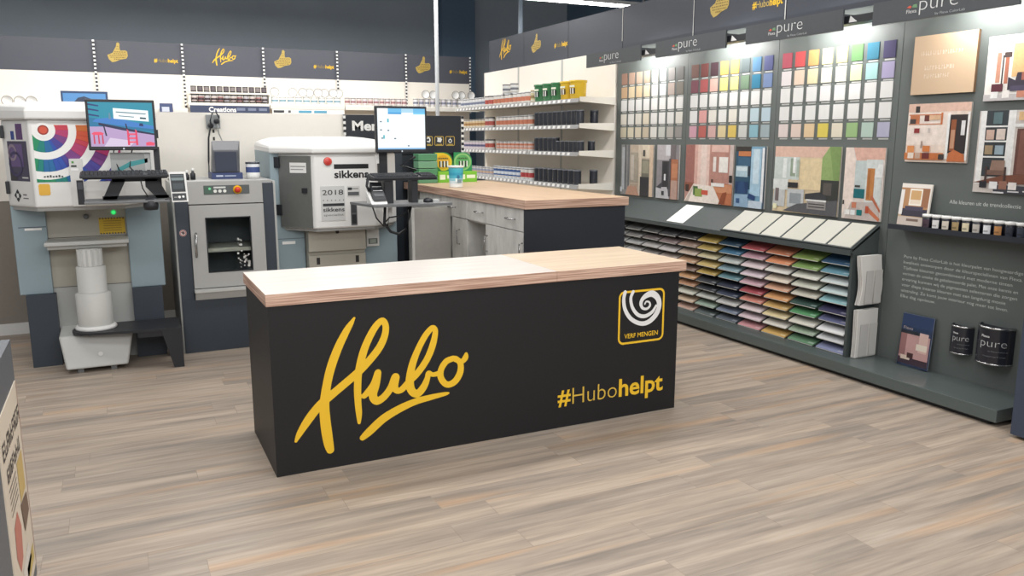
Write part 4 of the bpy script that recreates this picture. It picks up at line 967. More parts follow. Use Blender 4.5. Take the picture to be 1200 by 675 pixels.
# on top of the cabinet
r = root('colour_analyser', 'dark grey boxy device with black screen and navy base on the shaker cabinet', 'device', (0.84, 7.2, BZ))
obj('device_base', MB().box(0.712, 0.955, 7.06, 7.34, BZ, BZ + 0.05, C(52, 66, 108)), M['vc'], r)
obj('device_badge', MB().rect(front(0, 7.06, 0), 0.745, 0.80, BZ + 0.02, BZ + 0.032, 0.001, C(190, 198, 214)).rect(front(0, 7.06, 0), 0.812, 0.90, BZ + 0.021, BZ + 0.03, 0.001, C(170, 180, 200)), M['vc'], r)
obj('device_body', MB().hexa([(0.72, 7.08, BZ + 0.05), (0.935, 7.08, BZ + 0.05), (0.97, 7.40, BZ + 0.05), (0.74, 7.40, BZ + 0.05), (0.735, 7.09, BZ + 0.235), (0.93, 7.09, BZ + 0.235), (0.99, 7.40, BZ + 0.31), (0.76, 7.40, BZ + 0.31)]), plain('device_grey', C(88, 90, 96), 0.5), r, bevel=0.008)
obj('device_screen', MB().box(0.745, 0.915, 7.07, 7.08, BZ + 0.065, BZ + 0.22), plain('device_screen', C(54, 60, 76), 0.25), r)
r = root('sample_can', 'small white can with navy label beside the boxy device', 'paint can', (1.04, 7.08, BZ))
obj('can_body', MB().lathe((1.04, 7.08, BZ), [(0, 0, WHITE), (0.056, 0, WHITE), (0.056, 0.03, WHITE), (0.0565, 0.035, WHITE), (0.0565, 0.05, C(68, 84, 134)), (0.0565, 0.095, C(226, 228, 232)), (0.056, 0.12, C(70, 78, 98))], 24), M['vcgloss'], r)
obj('can_lid', MB().lathe((1.04, 7.08, BZ), [(0.056, 0.12, C(72, 76, 84)), (0.058, 0.122, C(72, 76, 84)), (0.058, 0.137, C(160, 164, 172)), (0.05, 0.137, C(84, 90, 98)), (0.046, 0.132, C(84, 90, 98)), (0, 0.132, C(84, 90, 98))], 24), M['vcgloss'], r)
for k, (x, h) in enumerate(((0.52, 0.055), (0.566, 0.07))):
    r = root('tint_bottle', ['small black bottle with white cap at the edge of the shaker cabinet', 'taller small black bottle with white cap beside the boxy device'][k], 'bottle', (x, 7.05, BZ), 'black bottles on the shaker cabinet')
    obj('bottle_body', MB().lathe((x, 7.05, BZ), [(0, 0, BLACK), (0.02, 0, BLACK), (0.02, h * 0.7, BLACK), (0.01, h * 0.85, BLACK), (0.01, h, BLACK), (0, h, BLACK)], 14), M['dark'], r)
    obj('bottle_cap', MB().lathe((x, 7.05, BZ + h), [(0, 0, WHITE), (0.012, 0, WHITE), (0.012, 0.022, WHITE), (0, 0.022, WHITE)], 12), M['white'], r)

# ------------------------------------------------------------------ machine with the black lettering
KX0, KX1, KYH, KYF, KYB = 1.178, 2.28, 6.8, 7.08, 7.85
K = root('mixing_machine', 'paint mixing machine with black lettering and red button on its white head', 'machine', (1.73, 7.3, 0))
obj('side_column', MB().box(KX0, 1.445, KYF, KYB, 0.5, 1.60), M['bluegrey'], K, bevel=0.006)
obj('side_column', MB().box(1.955, KX1, KYF, KYB, 0.5, 0.95), M['bluegrey'], K, bevel=0.006)
obj('base_column', MB().box(KX0 + 0.03, 1.445, KYF + 0.02, KYB, 0, 0.5), M['charcoalblue'], K); obj('base_column', MB().box(1.955, KX1 - 0.03, KYF + 0.02, KYB, 0, 0.5), M['charcoalblue'], K)
mb = MB().box(1.45, 1.952, KYF - 0.10, KYB - 0.1, 0.0, 0.70).box(1.45, 1.952, KYF - 0.12, KYB - 0.1, 0.735, 0.945).box(1.452, 1.95, KYF - 0.08, KYB - 0.1, 0.70, 0.735)
obj('centre_plate', mb, M['beige'], K, bevel=0.003)
fr = front(0, KYF - 0.12, 0)
mb = MB(); mb.disc(fr, 1.70, 0.90, 0.016, 0.001, C(50, 44, 40)); mb.rect(front(0, KYF - 0.10, 0), 1.515, 1.545, 0.62, 0.68, 0.001, C(44, 42, 42)); mb.rect(front(0, KYF - 0.10, 0), 1.86, 1.89, 0.62, 0.68, 0.001, C(44, 42, 42))
obj('plate_slots', mb, M['vc'], K)
fr = front(0, KYF, 0)
mb = MB(); mb.board(fr, 1.985, 2.10, 0.745, 0.935, 0, 0.03, C(214, 214, 210)); mb.rect(fr, 2.0, 2.085, 0.765, 0.815, 0.031, C(110, 116, 112)); mb.rect(fr, 2.015, 2.07, 0.772, 0.807, 0.032, C(160, 170, 160))
obj('switch_box', mb, M['vc'], K)
mb = MB(); mb.board(fr, 1.25, 1.36, 0.80, 0.825, 0, 0.003, WHITE); mb.rect(fr, 1.2, 1.44, 0.845, 0.85, 0.001, C(80, 92, 100))
obj('white_tag', mb, M['vc'], K)
head = obj('head_shell', head_shell(KX0 + 0.07, 1.487, 2.012, KX1, KYH, KYF, KYB - 0.05, 0.948, 1.572), M['white'], K, bevel=0.014, seg=3)
obj('head_cap', cap_mesh(KX0 + 0.02, 1.487, 2.012, KX1, KYH, KYF, KYB, 1.574, 0.062, 0.045, 0.05), M['white'], K, bevel=0.008)
obj('head_lip', head_shell(KX0 + 0.1, 1.50, 2.0, KX1 - 0.03, KYH + 0.02, KYF, KYF + 0.2, 0.925, 0.948), M['grey'], K)
p0, p1 = Vector((KX0 + 0.07, KYF, 0)), Vector((1.487, KYH, 0)); fd = p1 - p0
ff = F(p0, fd, (0, 0, 1)); fl = fd.length
fdoor = obj('access_door', MB().board(ff, 0.012, fl - 0.03, 0.955, 1.555, 0.001, 0.012), plain('dark_grey_door', C(112, 114, 112), 0.4, metal=0.25), K, label='dark grey access door')
mb = MB(); mb.rect(ff, 0.13, 0.30, 1.415, 1.50, 0.0135, C(232, 232, 230)); mb.rect(ff, 0.14, 0.29, 1.465, 1.472, 0.014, C(120, 120, 120)); mb.rect(ff, 0.14, 0.27, 1.44, 1.447, 0.014, C(150, 150, 150))
obj('door_sticker', mb, M['vc'], fdoor)
obj('latch', MB().board(ff, 0.25, 0.30, 1.25, 1.29, 0.012, 0.022), M['dark'], fdoor)
for z in (1.10, 1.50): obj('hinge', MB().board(ff, -0.02, 0.03, z - 0.045, z + 0.045, 0.012, 0.03), M['dark'], fdoor)
fr = front(0, KYH, 0)
mb = MB()
mb.rect(fr, 1.654, 1.95, 1.447, 1.486, 0.001, BLACK)
mb.text(fr, 'sikkens', 1.654, 1.372, 0.062, 0.001, BLACK, 0.03, 0.296)
obj('lettering', mb, M['vc'], head, label='black brand lettering')
obj('red_button', MB().lathe((1.604, KYH, 1.51), [(0, 0, C(170, 44, 40)), (0.036, 0, C(170, 44, 40)), (0.034, 0.01, C(214, 90, 80)), (0.026, 0.014, C(200, 66, 60)), (0, 0.016, C(206, 70, 64))], 20, 'y'), M['vcgloss'], K)
mb = MB(); mb.board(fr, 1.533, 1.735, 1.015, 1.305, 0, 0.004, C(198, 199, 198))
mb.text(fr, '2018', 1.546, 1.232, 0.042, 0.005, C(44, 46, 50), 0.005, 0.178)
for k in range(6): mb.rect(fr, 1.55 + k * 0.034, 1.558 + k * 0.034, 1.182, 1.191, 0.005, C(90, 90, 92))
mb.rect(fr, 1.548, 1.73, 1.137, 1.16, 0.005, C(40, 42, 46)); mb.text(fr, 'sikkens', 1.548, 1.092, 0.034, 0.005, C(40, 42, 46), 0.02, 0.182); mb.text(fr, 'specialist', 1.552, 1.055, 0.018, 0.005, C(110, 110, 112), 0.0, 0.17)
obj('award_plate', mb, M['vc'], head, label='grey plate reading 2018')
mb = MB(); mb.board(fr, 1.758, 1.868, 1.212, 1.302, 0, 0.002, C(206, 206, 204)); mb.rect(fr, 1.764, 1.86, 1.222, 1.252, 0.003, C(92, 94, 96)); mb.rect(fr, 1.764, 1.80, 1.268, 1.29, 0.003, C(44, 46, 50)); mb.rect(fr, 1.80, 1.855, 1.275, 1.285, 0.003, C(150, 150, 150))
obj('small_label', mb, M['vc'], head)
mb = MB(); mb.board(fr, 1.784, 1.838, 0.968, 1.155, 0, 0.003, C(96, 98, 100)); mb.rect(fr, 1.792, 1.83, 0.98, 1.06, 0.004, C(40, 42, 46)); mb.rect(fr, 1.792, 1.83, 1.075, 1.145, 0.004, C(62, 64, 68))
obj('level_slot', mb, M['vc'], head)
# computer arm
t = root('computer_bracket', 'black column and tray carrying the monitor beside the lettered machine', 'bracket', (2.05, 6.4, 1.2))
obj('tray', MB().hexa([(1.773, 6.08, 1.172), (2.43, 6.08, 1.172), (2.33, 6.50, 1.172), (1.70, 6.50, 1.172), (1.773, 6.08, 1.192), (2.43, 6.08, 1.192), (2.33, 6.50, 1.192), (1.70, 6.50, 1.192)]), M['midgrey'], t, bevel=0.003)
obj('monitor_post', MB().box(1.93, 2.0, 6.42, 6.47, 1.192, 1.80).box(1.96, 2.0, 6.47, 6.796, 1.22, 1.27).box(2.0, 2.10, 6.42, 6.46, 1.70, 1.76), M['dark'], t)
obj('arm_strap', MB().tube([(2.24, 6.42, 1.55), (2.12, 6.44, 1.48), (2.25, 6.42, 1.44), (2.16, 6.42, 1.40)], 0.012), M['dark'], t)
obj('keyboard_stand', MB().box(1.905, 1.975, 6.20, 6.32, 1.192, 1.372).box(2.13, 2.18, 6.20, 6.30, 1.192, 1.372).box(1.80, 2.34, 6.18, 6.36, 1.372, 1.38), M['dark'], t)
mb = MB(); mb.tube([(1.80, 6.2, 1.172), (1.83, 6.2, 1.08), (1.90, 6.25, 1.01), (1.95, 6.3, 1.0), (1.97, 6.3, 1.1)], 0.006)
obj('cable', mb, M['dark'], t)
obj('cable', MB().tube([(1.95, 6.35, 1.172), (1.94, 6.35, 1.02), (1.99, 6.35, 0.95), (2.06, 6.35, 0.925), (2.12, 6.35, 0.96), (2.15, 6.35, 1.06), (2.17, 6.35, 1.172)], 0.012), M['dark'], t)
obj('cable', MB().tube([(1.94, 6.4, 1.0), (2.0, 6.4, 1.06), (2.1, 6.4, 1.07), (2.14, 6.38, 1.10), (2.17, 6.36, 1.172)], 0.006), M['dark'], t)
obj('adapter', MB().box(1.955, 1.985, 6.28, 6.30, 1.08, 1.15), M['white'], t); obj('adapter', MB().box(1.90, 1.925, 6.40, 6.419, 1.50, 1.575), M['white'], t)
def draw_c(mb, fr, w, h):
    def q(a0, a1, b0, b1, c, o): mb.rect(fr, a0 * w, a1 * w, b0 * h, b1 * h, 0.0005 + o * 0.0004, c)
    q(0, 1, 0, 1, C(238, 244, 248), 0); q(0.22, 1, 0.90, 1, C(110, 184, 226), 1); q(0.22, 0.5, 0.86, 0.9, C(60, 150, 210), 1); q(0.75, 1, 0.86, 0.9, C(120, 200, 236), 1); q(0.5, 0.75, 0.9, 1, C(170, 210, 232), 2)
    q(0, 1, 0, 0.035, C(130, 180, 220), 1)
    for a, b2 in ((0.05, 0.66), (0.05, 0.46), (0.07, 0.26), (0.34, 0.25), (0.62, 0.07), (0.2, 0.45)): q(a, a + 0.04, b2, b2 + 0.03, C(90, 110, 120), 2)
    for a, b2 in ((0.2, 0.66), (0.11, 0.26)): q(a, a + 0.035, b2, b2 + 0.09, C(90, 180, 190), 2)
    q(0.0, 0.18, 0.93, 1.0, C(250, 252, 252), 2)
monitor(1.875, 2.303, 6.30, 1.587, 1.952, 'black monitor with white program window beside the lettered machine', draw_c)
keyboard(1.815, 2.335, 6.17, 6.36, 1.381, 'black keyboard below the monitor with white screen')
r = root('label_printer', 'white and black label printer on the tray by the lettered machine', 'printer', (1.83, 6.2, 1.1928))
mb = MB().hexa([(1.775, 6.13, 1.1928), (1.90, 6.11, 1.1928), (1.90, 6.26, 1.1928), (1.775, 6.26, 1.1928), (1.775, 6.15, 1.215), (1.90, 6.13, 1.215), (1.90, 6.26, 1.27), (1.765, 6.26, 1.30)])
obj('printer_base', mb, M['white'], r, bevel=0.004)
mb = MB().hexa([(1.797, 6.135, 1.222), (1.897, 6.125, 1.222), (1.897, 6.26, 1.26), (1.79, 6.26, 1.26), (1.80, 6.15, 1.235), (1.895, 6.14, 1.235), (1.893, 6.26, 1.355), (1.80, 6.26, 1.36)], C(46, 48, 52))
f6 = F((1.80, 6.15, 1.235), (0.095, -0.01, 0), (0, 0.11, 0.12))
mb.rect(f6, 0.01, 0.085, 0.02, 0.05, 0.003, C(80, 84, 88)); mb.rect(f6, 0.01, 0.085, 0.075, 0.082, 0.004, C(190, 192, 192)); mb.rect(f6, 0.01, 0.085, 0.115, 0.122, 0.004, C(190, 192, 192))
obj('printer_top', mb, M['vc'], r)
obj('paper_roll_arm', MB().tube([(1.79, 6.24, 1.29), (1.775, 6.25, 1.33), (1.79, 6.26, 1.40), (1.775, 6.27, 1.42)], 0.011), M['dark'], r)
r = root('computer_mouse', 'black computer mouse on the tray under the white-screen monitor', 'mouse', (2.28, 6.2, 1.192))
obj('mouse_shell', MB().lathe((2.265, 6.2, 1.1928), [(0, 0, BLACK), (0.038, 0, BLACK), (0.04, 0.012, BLACK), (0.03, 0.028, BLACK), (0.012, 0.035, BLACK), (0, 0.036, BLACK)], 18), M['dark'], r)
tag(obj('paper_note', MB().box(2.31, 2.36, 6.20, 6.26, 1.192, 1.212, C(190, 192, 192)), M['vc'], origin=(2.33, 6.23, 1.192)), 'small pale block beside the computer mouse on the tray', 'block')
# ------------------------------------------------------------------ right display run
XW = 5.0
SEAM = [7.64, 6.42, 5.235, 4.05, 2.865]
def S(off=0.0): return side(XW - off, 0, 0)
fs = S()
# plinth
t = root('display_plinth', 'long low green-grey plinth under the colour display wall', 'plinth', (4.8, 5.2, 0))
obj('plinth_top', MB().box(4.6, XW, 2.86, 7.66, 0.03, 0.108), M['plinth'], t, bevel=0.003)
obj('kick_strip', MB().box(4.64, XW, 2.92, 7.66, 0.0, 0.03), M['dark'], t)
# chips
def c3(s): return [C(*[int(x) for x in q.split(',')]) for q in s.split()]
CH1 = c3('182,140,120 205,170,148 196,172,150 182,164,142 244,240,230 196,198,198 156,152,150 132,130,128 '
         '222,184,142 240,218,176 228,202,160 236,216,180 246,246,242 232,236,236 190,174,164 142,136,126 '
         + '247,247,244 ' * 8 + '246,240,226 247,246,240 242,238,226 240,228,204 247,246,242 247,247,244 246,246,242 244,240,230 '
         '232,222,194 240,230,202 238,226,200 222,206,180 244,242,234 220,222,214 204,200,192 170,166,162')
CH2 = c3('142,108,100 130,70,66 82,58,66 236,186,84 240,190,84 104,116,118 84,134,172 92,98,148 '
         '142,88,100 190,92,92 236,188,174 244,232,130 246,238,140 124,152,124 44,136,172 126,150,196 '
         + '248,248,246 ' * 8 + '246,246,246 240,172,168 246,242,232 248,248,244 246,242,230 246,248,246 206,230,240 202,226,238 '
         '226,172,188 204,104,94 232,186,180 240,220,168 240,208,96 224,226,220 150,202,218 176,194,200')
CH3 = c3('206,88,108 226,76,78 236,176,102 246,240,170 236,232,150 110,158,100 52,132,160 84,78,118 '
         '248,240,240 246,222,198 246,234,188 246,246,226 246,248,230 222,240,186 180,228,226 186,178,216 '
         + '248,248,246 ' * 16 + '242,226,222 244,220,206 244,214,168 240,220,84 246,238,214 168,206,140 196,222,208 194,194,220')
CHY = [(7.545, 6.475), (6.36, 5.29), (5.185, 4.097)]
CHZ = [(2.262, 2.380), (2.122, 2.236), (1.985, 2.10), (1.843, 1.955), (1.708, 1.814)]
PT = ['green-grey display panel of beige and grey colour swatches, next to the paint shelves', 'green-grey display panel whose swatches run from maroon and yellow to blue',
      'green-grey display panel whose top swatches run from red to dark violet', 'green-grey display panel with white explanation text, holding the two half paint cans']
for k in range(4):
    y1, y0 = SEAM[k], SEAM[k + 1]
    p = root('colour_display', PT[k], 'display panel', (XW, (y0 + y1) / 2, 0.108))
    mb = MB().box(XW, XW + 0.12, y0 + 0.002, y1 - 0.002, 0.108, 2.64)
    obj('panel_board', mb, M['panel'], p)
    if k < 3:
        ya, yb = CHY[k]; pit = (ya - yb) / 8.0 * 1.0 + 0.004
        for r_ in range(5):
            z0, z1 = CHZ[r_]
            for c_ in range(8):
                a0 = -ya + c_ * pit; mb = MB()
                mb.board(fs, a0, a0 + 0.101, z0, z1, 0.0, 0.006, (CH1, CH2, CH3)[k][r_ * 8 + c_])
                mb.rect(fs, a0 + 0.012, a0 + 0.098, z0 - 0.017, z0 - 0.006, 0.001, C(226, 228, 224))
                obj('colour_swatch', mb, M['swatch'], p)
    else:
        T = ['Pure by Flexa ColorLab is het kleurpalet van hoogwaardige', 'kwaliteit ontworpen door de kleurspecialisten van Flexa.', 'Tijdloze kleuren gecombineerd met moderne tinten',
             'vormen de unieke de gebalanceerde palet. Met onze kennis en', 'ervaring kunnen wij de pigmenten selecteren die zorgen', 'voor diepe intense kleuren met een langdurig mooie', 'uitstraling. Zo komt jouw interieur nog meer tot leven.', 'Elke dag opnieuw.']
        W = [0.85, 0.85, 0.79, 0.83, 0.83, 0.76, 0.78, 0.275]
        mb = MB()
        for i, s_ in enumerate(T): mb.text(fs, s_, -3.893, 0.865 - i * 0.0405, 0.022, 0.001, C(190, 196, 192), -0.004, W[i])
        obj('wall_lettering', mb, M['vc'], p, label='white explanation lettering'); mb = MB()
        mb.text(fs, 'Alle kleuren uit de trendcollectie', -3.585, 1.272, 0.026, 0.001, C(206, 210, 206), -0.004, 0.48)
        obj('shelf_lettering', mb, M['vc'], p, label='white one-line lettering over the jars')

# photographs on the wall
def photo(name, label, ya, yb, z0, z1, ops, thick=0.014, base=C(226, 214, 202), off0=0.0, edge=C(190, 186, 180)):
    mb = MB(); fr = F((XW - off0, ya, z0), (0, -1, 0), (0, 0, 1)); w, h = ya - yb, z1 - z0
    mb.board(fr, 0, w, 0, h, 0.0005, thick, base, 0, edge)
    for k, (c, *q) in enumerate(ops):
        if len(q) == 4 and not isinstance(q[0], tuple): q = [(q[0], q[2]), (q[1], q[2]), (q[1], q[3]), (q[0], q[3])]
        mb.poly(fr, [(a * w, b2 * h) for a, b2 in q], thick + 0.0004 * (k + 1), C(*c))
    return tag(obj(name, mb, M['photo'], origin=(XW, (ya + yb) / 2, z0)), label, 'photo board', 'photo boards on the colour display wall')
photo('photo_board', 'photo board of a hallway with grey door frames and dark cabinet', 7.505, 6.915, 1.10, 1.632, [
    ((206, 190, 170), .25, 1, .2, 1), ((236, 222, 200), .55, 1, .75, 1), ((150, 150, 150), 0, .28, 0, 1), ((196, 200, 204), .03, .12, .1, .95), ((96, 98, 102), .12, .16, .1, 1), ((120, 122, 126), .22, .27, .15, 1),
    ((176, 166, 150), .30, .55, .25, .85), ((206, 196, 184), .32, .42, .3, .8), ((188, 168, 148), .3, .55, .0, .22), ((196, 152, 130), (.16, .0), (.6, .0), (.5, .18), (.24, .18)), ((224, 210, 190), .58, .66, .1, 1), ((120, 118, 104), .66, .9, .35, .72), ((160, 156, 136), .68, .88, .45, .7),
    ((44, 46, 52), .62, .90, .0, .38), ((230, 204, 178), .9, 1, 0, 1), ((70, 70, 70), .70, .76, .78, .9), ((216, 222, 226), .0, .06, .05, .15)])
photo('photo_board', 'photo board of a grey room with dark doorway and timber wall', 6.852, 6.49, 1.10, 1.635, [
    ((150, 146, 150), 0, 1, 0, 1), ((196, 190, 194), 0, .6, .72, 1), ((232, 232, 236), .4, .62, .8, 1), ((62, 62, 68), .25, .58, .18, .70), ((44, 46, 52), .30, .5, .22, .68), ((120, 112, 116), .62, .86, .7, 1), ((182, 116, 84), .66, .97, .0, .74), ((206, 140, 104), .70, .95, .4, .66),
    ((196, 164, 150), .68, .95, .0, .35), ((206, 206, 210), (0, 0), (.62, 0), (.5, .22), (.0, .2)), ((70, 72, 80), (.0, .2), (.25, .3), (.25, .18)), ((230, 230, 234), .36, .44, .34, .46), ((86, 84, 90), .58, .66, .05, .75), ((48, 50, 58), .26, .38, .06, .14)])
photo('photo_board', 'photo board of a pink dining room with white table and wooden chair', 6.385, 5.706, 1.10, 1.64, [
    ((206, 158, 146), 0, 1, 0, 1), ((168, 112, 104), 0, .2, .3, 1), ((222, 178, 166), .2, .3, .25, 1), ((238, 206, 194), .27, .52, .28, 1), ((244, 222, 212), .34, .46, .3, 1), ((190, 140, 128), .54, .96, .35, 1), ((228, 190, 178), .56, .9, .88, 1), ((240, 232, 226), .60, .66, .55, .8), ((246, 242, 236), .72, .9, .54, .8), ((212, 196, 190), .93, 1, .3, 1),
    ((150, 92, 74), 0, .2, .2, .34), ((196, 120, 84), .55, 1, .0, .35), ((216, 150, 112), .6, 1, .2, .34), ((246, 234, 224), (.0, .0), (.8, .0), (.62, .3), (.2, .32)), ((206, 190, 180), (.02, .0), (.1, .0), (.22, .3), (.2, .3)), ((70, 110, 60), .2, .3, .12, .28), ((150, 170, 90), .24, .4, .1, .24), ((206, 90, 70), .38, .52, .14, .22), ((60, 44, 40), .03, .1, .18, .3), ((150, 80, 52), (.74, .0), (.82, .2), (.9, .22), (.86, .02)), ((40, 36, 36), .94, 1, .38, .5), ((244, 240, 236), .58, .85, .3, .36), ((90, 60, 52), .58, .62, .36, .42)])
photo('photo_board', 'photo board of a blue room with white basin and blue chair', 5.672, 5.30, 1.10, 1.63, [
    ((128, 172, 200), 0, 1, 0, 1), ((44, 84, 110), 0, .52, .3, 1), ((58, 52, 50), 0, .5, .92, 1), ((206, 130, 84), .08, .5, .84, .92), ((60, 100, 130), .08, .5, .66, .82), ((184, 210, 222), .02, .42, .50, .68), ((220, 236, 242), .04, .4, .6, .66), ((36, 52, 68), .42, .5, .52, .68), ((170, 204, 226), .52, .86, .2, .96), ((206, 228, 240), .6, .8, .4, .96),
    ((236, 240, 244), .88, .96, .1, .98), ((60, 66, 74), .97, 1, .0, 1), ((30, 60, 104), .02, .46, .22, .42), ((44, 78, 122), (.1, .22), (.4, .22), (.3, .44), (.14, .4)), ((150, 180, 206), (.0, .0), (.5, .0), (.46, .22), (.0, .2)), ((40, 70, 120), (.46, .16), (.7, .12), (.72, .2), (.5, .24)), ((196, 210, 224), .5, .95, .0, .12), ((56, 92, 140), .08, .2, .06, .14)])
photo('photo_board', 'photo board of a living room with green hood, pale wall and striped bench', 5.195, 4.505, 1.10, 1.635, [
    ((226, 206, 172), 0, 1, 0, 1), ((226, 190, 172), (0, 1), (.82, 1), (.74, .84), (0, .84)), ((206, 216, 212), 0, .4, .5, .84), ((236, 240, 238), .14, .2, .52, .82), ((150, 166, 146), .26, .34, .55, .82), ((244, 246, 244), .30, .34, .6, .84), ((176, 190, 176), .36, .4, .54, .8), ((230, 210, 170), .42, .74, .36, .82), ((150, 176, 112), (.74, .84), (.84, 1), (1, 1), (1, .52), (.74, .52)), ((130, 158, 96), (.84, 1), (1, 1), (1, .52), (.92, .52)),
    ((58, 60, 58), .74, 1, .22, .52), ((92, 86, 82), .78, .9, .3, .48), ((198, 200, 200), (.0, .08), (.2, .08), (.2, .4), (.03, .44)), ((226, 230, 228), .0, .24, .34, .5), ((120, 108, 108), .04, .1, .16, .36), ((196, 200, 202), .24, .5, .08, .36), ((150, 156, 160), .28, .46, .14, .3), ((44, 44, 48), .24, .4, .38, .46), ((92, 92, 96), (.18, .02), (1, .0), (1, .24), (.4, .14)), ((60, 62, 66), (.52, .3), (.74, .34), (.84, .28), (.84, .2), (.52, .22)), ((232, 232, 230), .54, .84, .20, .225), ((150, 146, 144), .56, .84, .08, .2), ((70, 68, 70), .58, .82, .15, .165), ((70, 68, 70), .58, .82, .11, .125), ((240, 238, 200), .02, .08, .04, .12)])
photo('photo_board', 'photo board of a pale hallway with teal box and orange door', 4.462, 4.108, 1.10, 1.632, [
    ((226, 214, 206), 0, 1, 0, 1), ((226, 182, 166), (.2, 1), (1, 1), (1, .84), (.3, .82)), ((240, 224, 214), (0, 1), (.2, 1), (.28, .8), (.28, .2), (0, .06)), ((200, 212, 212), .28, .56, .3, .82), ((216, 222, 220), .56, .96, .2, .84), ((196, 132, 74), .60, .78, .28, .72), ((176, 112, 62), .62, .68, .3, .7), ((24, 108, 116), .28, .56, .30, .43), ((70, 66, 66), .30, .44, .45, .48), ((236, 238, 236), (.78, .6), (.98, .6), (.98, .78), (.86, .78)),
    ((198, 186, 180), (.08, .0), (.98, .0), (.9, .26), (.24, .24)), ((206, 120, 86), (.62, .14), (.96, .0), (.99, .04), (.66, .2)), ((190, 110, 80), (.72, .32), (.98, .12), (.98, .16), (.76, .36)), ((206, 130, 100), .26, .38, .16, .24), ((240, 240, 236), .08, .22, .06, .13), ((236, 240, 240), .24, .36, .06, .13), ((20, 116, 116), .40, .54, .06, .14), ((60, 56, 54), .02, .06, .2, .26), ((190, 88, 60), .62, .7, .1, .2)])
mb = MB(); fr = F((XW - 0.0005, 3.941, 1.992), (0, -1, 0), (0, 0, 1))
mb.board(fr, 0, .459, 0, .386, 0, .022, C(232, 200, 164), 0, C(150, 116, 84))
lr = random.Random(4)
for a_, b_, w_ in ((.06, .255, .30), (.095, .16, .22), (.095, .105, .19)):
    x = a_
    while x < a_ + w_:
        q = lr.choice((.008, .012, .016)); mb.rect(fr, x, x + q * .35, b_, b_ + .028, .0225, C(250, 232, 208)); mb.rect(fr, x, x + q, b_ + lr.choice((0, .012, .024)), b_ + .004 + .024 * lr.random(), .0228, C(250, 232, 208)); x += q + .007
tag(obj('photo_board', mb, M['swatch'], origin=(XW, 3.71, 1.99)), 'plain peach board with faint pale lettering, above the dining photo', 'photo board', 'photo boards on the colour display wall')
photo('photo_board', 'photo board of a white dining room with orange shelf and dark doorway', 3.947, 3.485, 1.54, 1.931, [
    ((238, 220, 206), 0, 1, 0, 1), ((244, 230, 220), 0, .7, .3, .84), ((226, 190, 172), 0, 1, .86, 1), ((56, 48, 48), .12, .19, .85, .96), ((206, 130, 90), .02, .56, .8, .82), ((206, 150, 120), .02, .56, .64, .66), ((196, 120, 80), .04, .2, .66, .8), ((110, 54, 48), .28, .36, .70, .8), ((70, 62, 60), .04, .14, .66, .74), ((226, 186, 150), .36, .54, .72, .8), ((206, 120, 70), .55, .58, .64, .84),
    ((48, 42, 42), .70, .98, .16, .80), ((150, 86, 52), .72, .80, .2, .72), ((196, 150, 120), .73, .79, .24, .55), ((230, 230, 230), .88, .94, .46, .70), ((240, 240, 238), .66, .70, .06, .82), ((244, 244, 242), .97, 1, .04, .84), ((196, 112, 66), (.7, .02), (.98, .02), (.96, .14), (.8, .22), (.72, .16)), ((150, 52, 52), .13, .22, .50, .58), ((206, 196, 190), .36, .40, .50, .58), ((176, 150, 140), .26, .29, .24, .36), ((206, 126, 74), .0, .64, .04, .16), ((226, 150, 92), .04, .16, .14, .28), ((216, 130, 70), .3, .42, .18, .28), ((240, 226, 214), .06, .16, .06, .16), ((200, 170, 150), .18, .27, .06, .16), ((110, 44, 40), .3, .42, .06, .16), ((206, 120, 70), .44, .54, .06, .16), ((60, 54, 54), .57, .66, .05, .14)])
photo('photo_board', 'photo board of a living room with peach wall and dark sofa', 3.412, 2.95, 1.93, 2.322, [
    ((240, 236, 230), 0, 1, 0, 1), ((206, 150, 126), .14, .2, .28, .74), ((64, 60, 60), .22, .24, .2, .7), ((190, 120, 96), .26, .31, .26, .74), ((84, 70, 66), .24, .34, .66, .74), ((232, 190, 136), .36, 1, .36, .86), ((70, 60, 62), .52, .72, .66, .74), ((64, 58, 72), (.32, .16), (1, .16), (1, .42), (.44, .42), (.42, .3), (.32, .36)), ((176, 106, 90), .5, .68, .30, .42), ((82, 76, 100), .36, 1, .14, .22), ((96, 44, 56), .10, .26, .14, .26), ((200, 196, 196), 0, 1, .0, .1), ((240, 240, 238), .1, .2, .04, .14), ((244, 240, 236), .26, .36, .04, .14), ((206, 140, 116), .46, .58, .04, .14)])
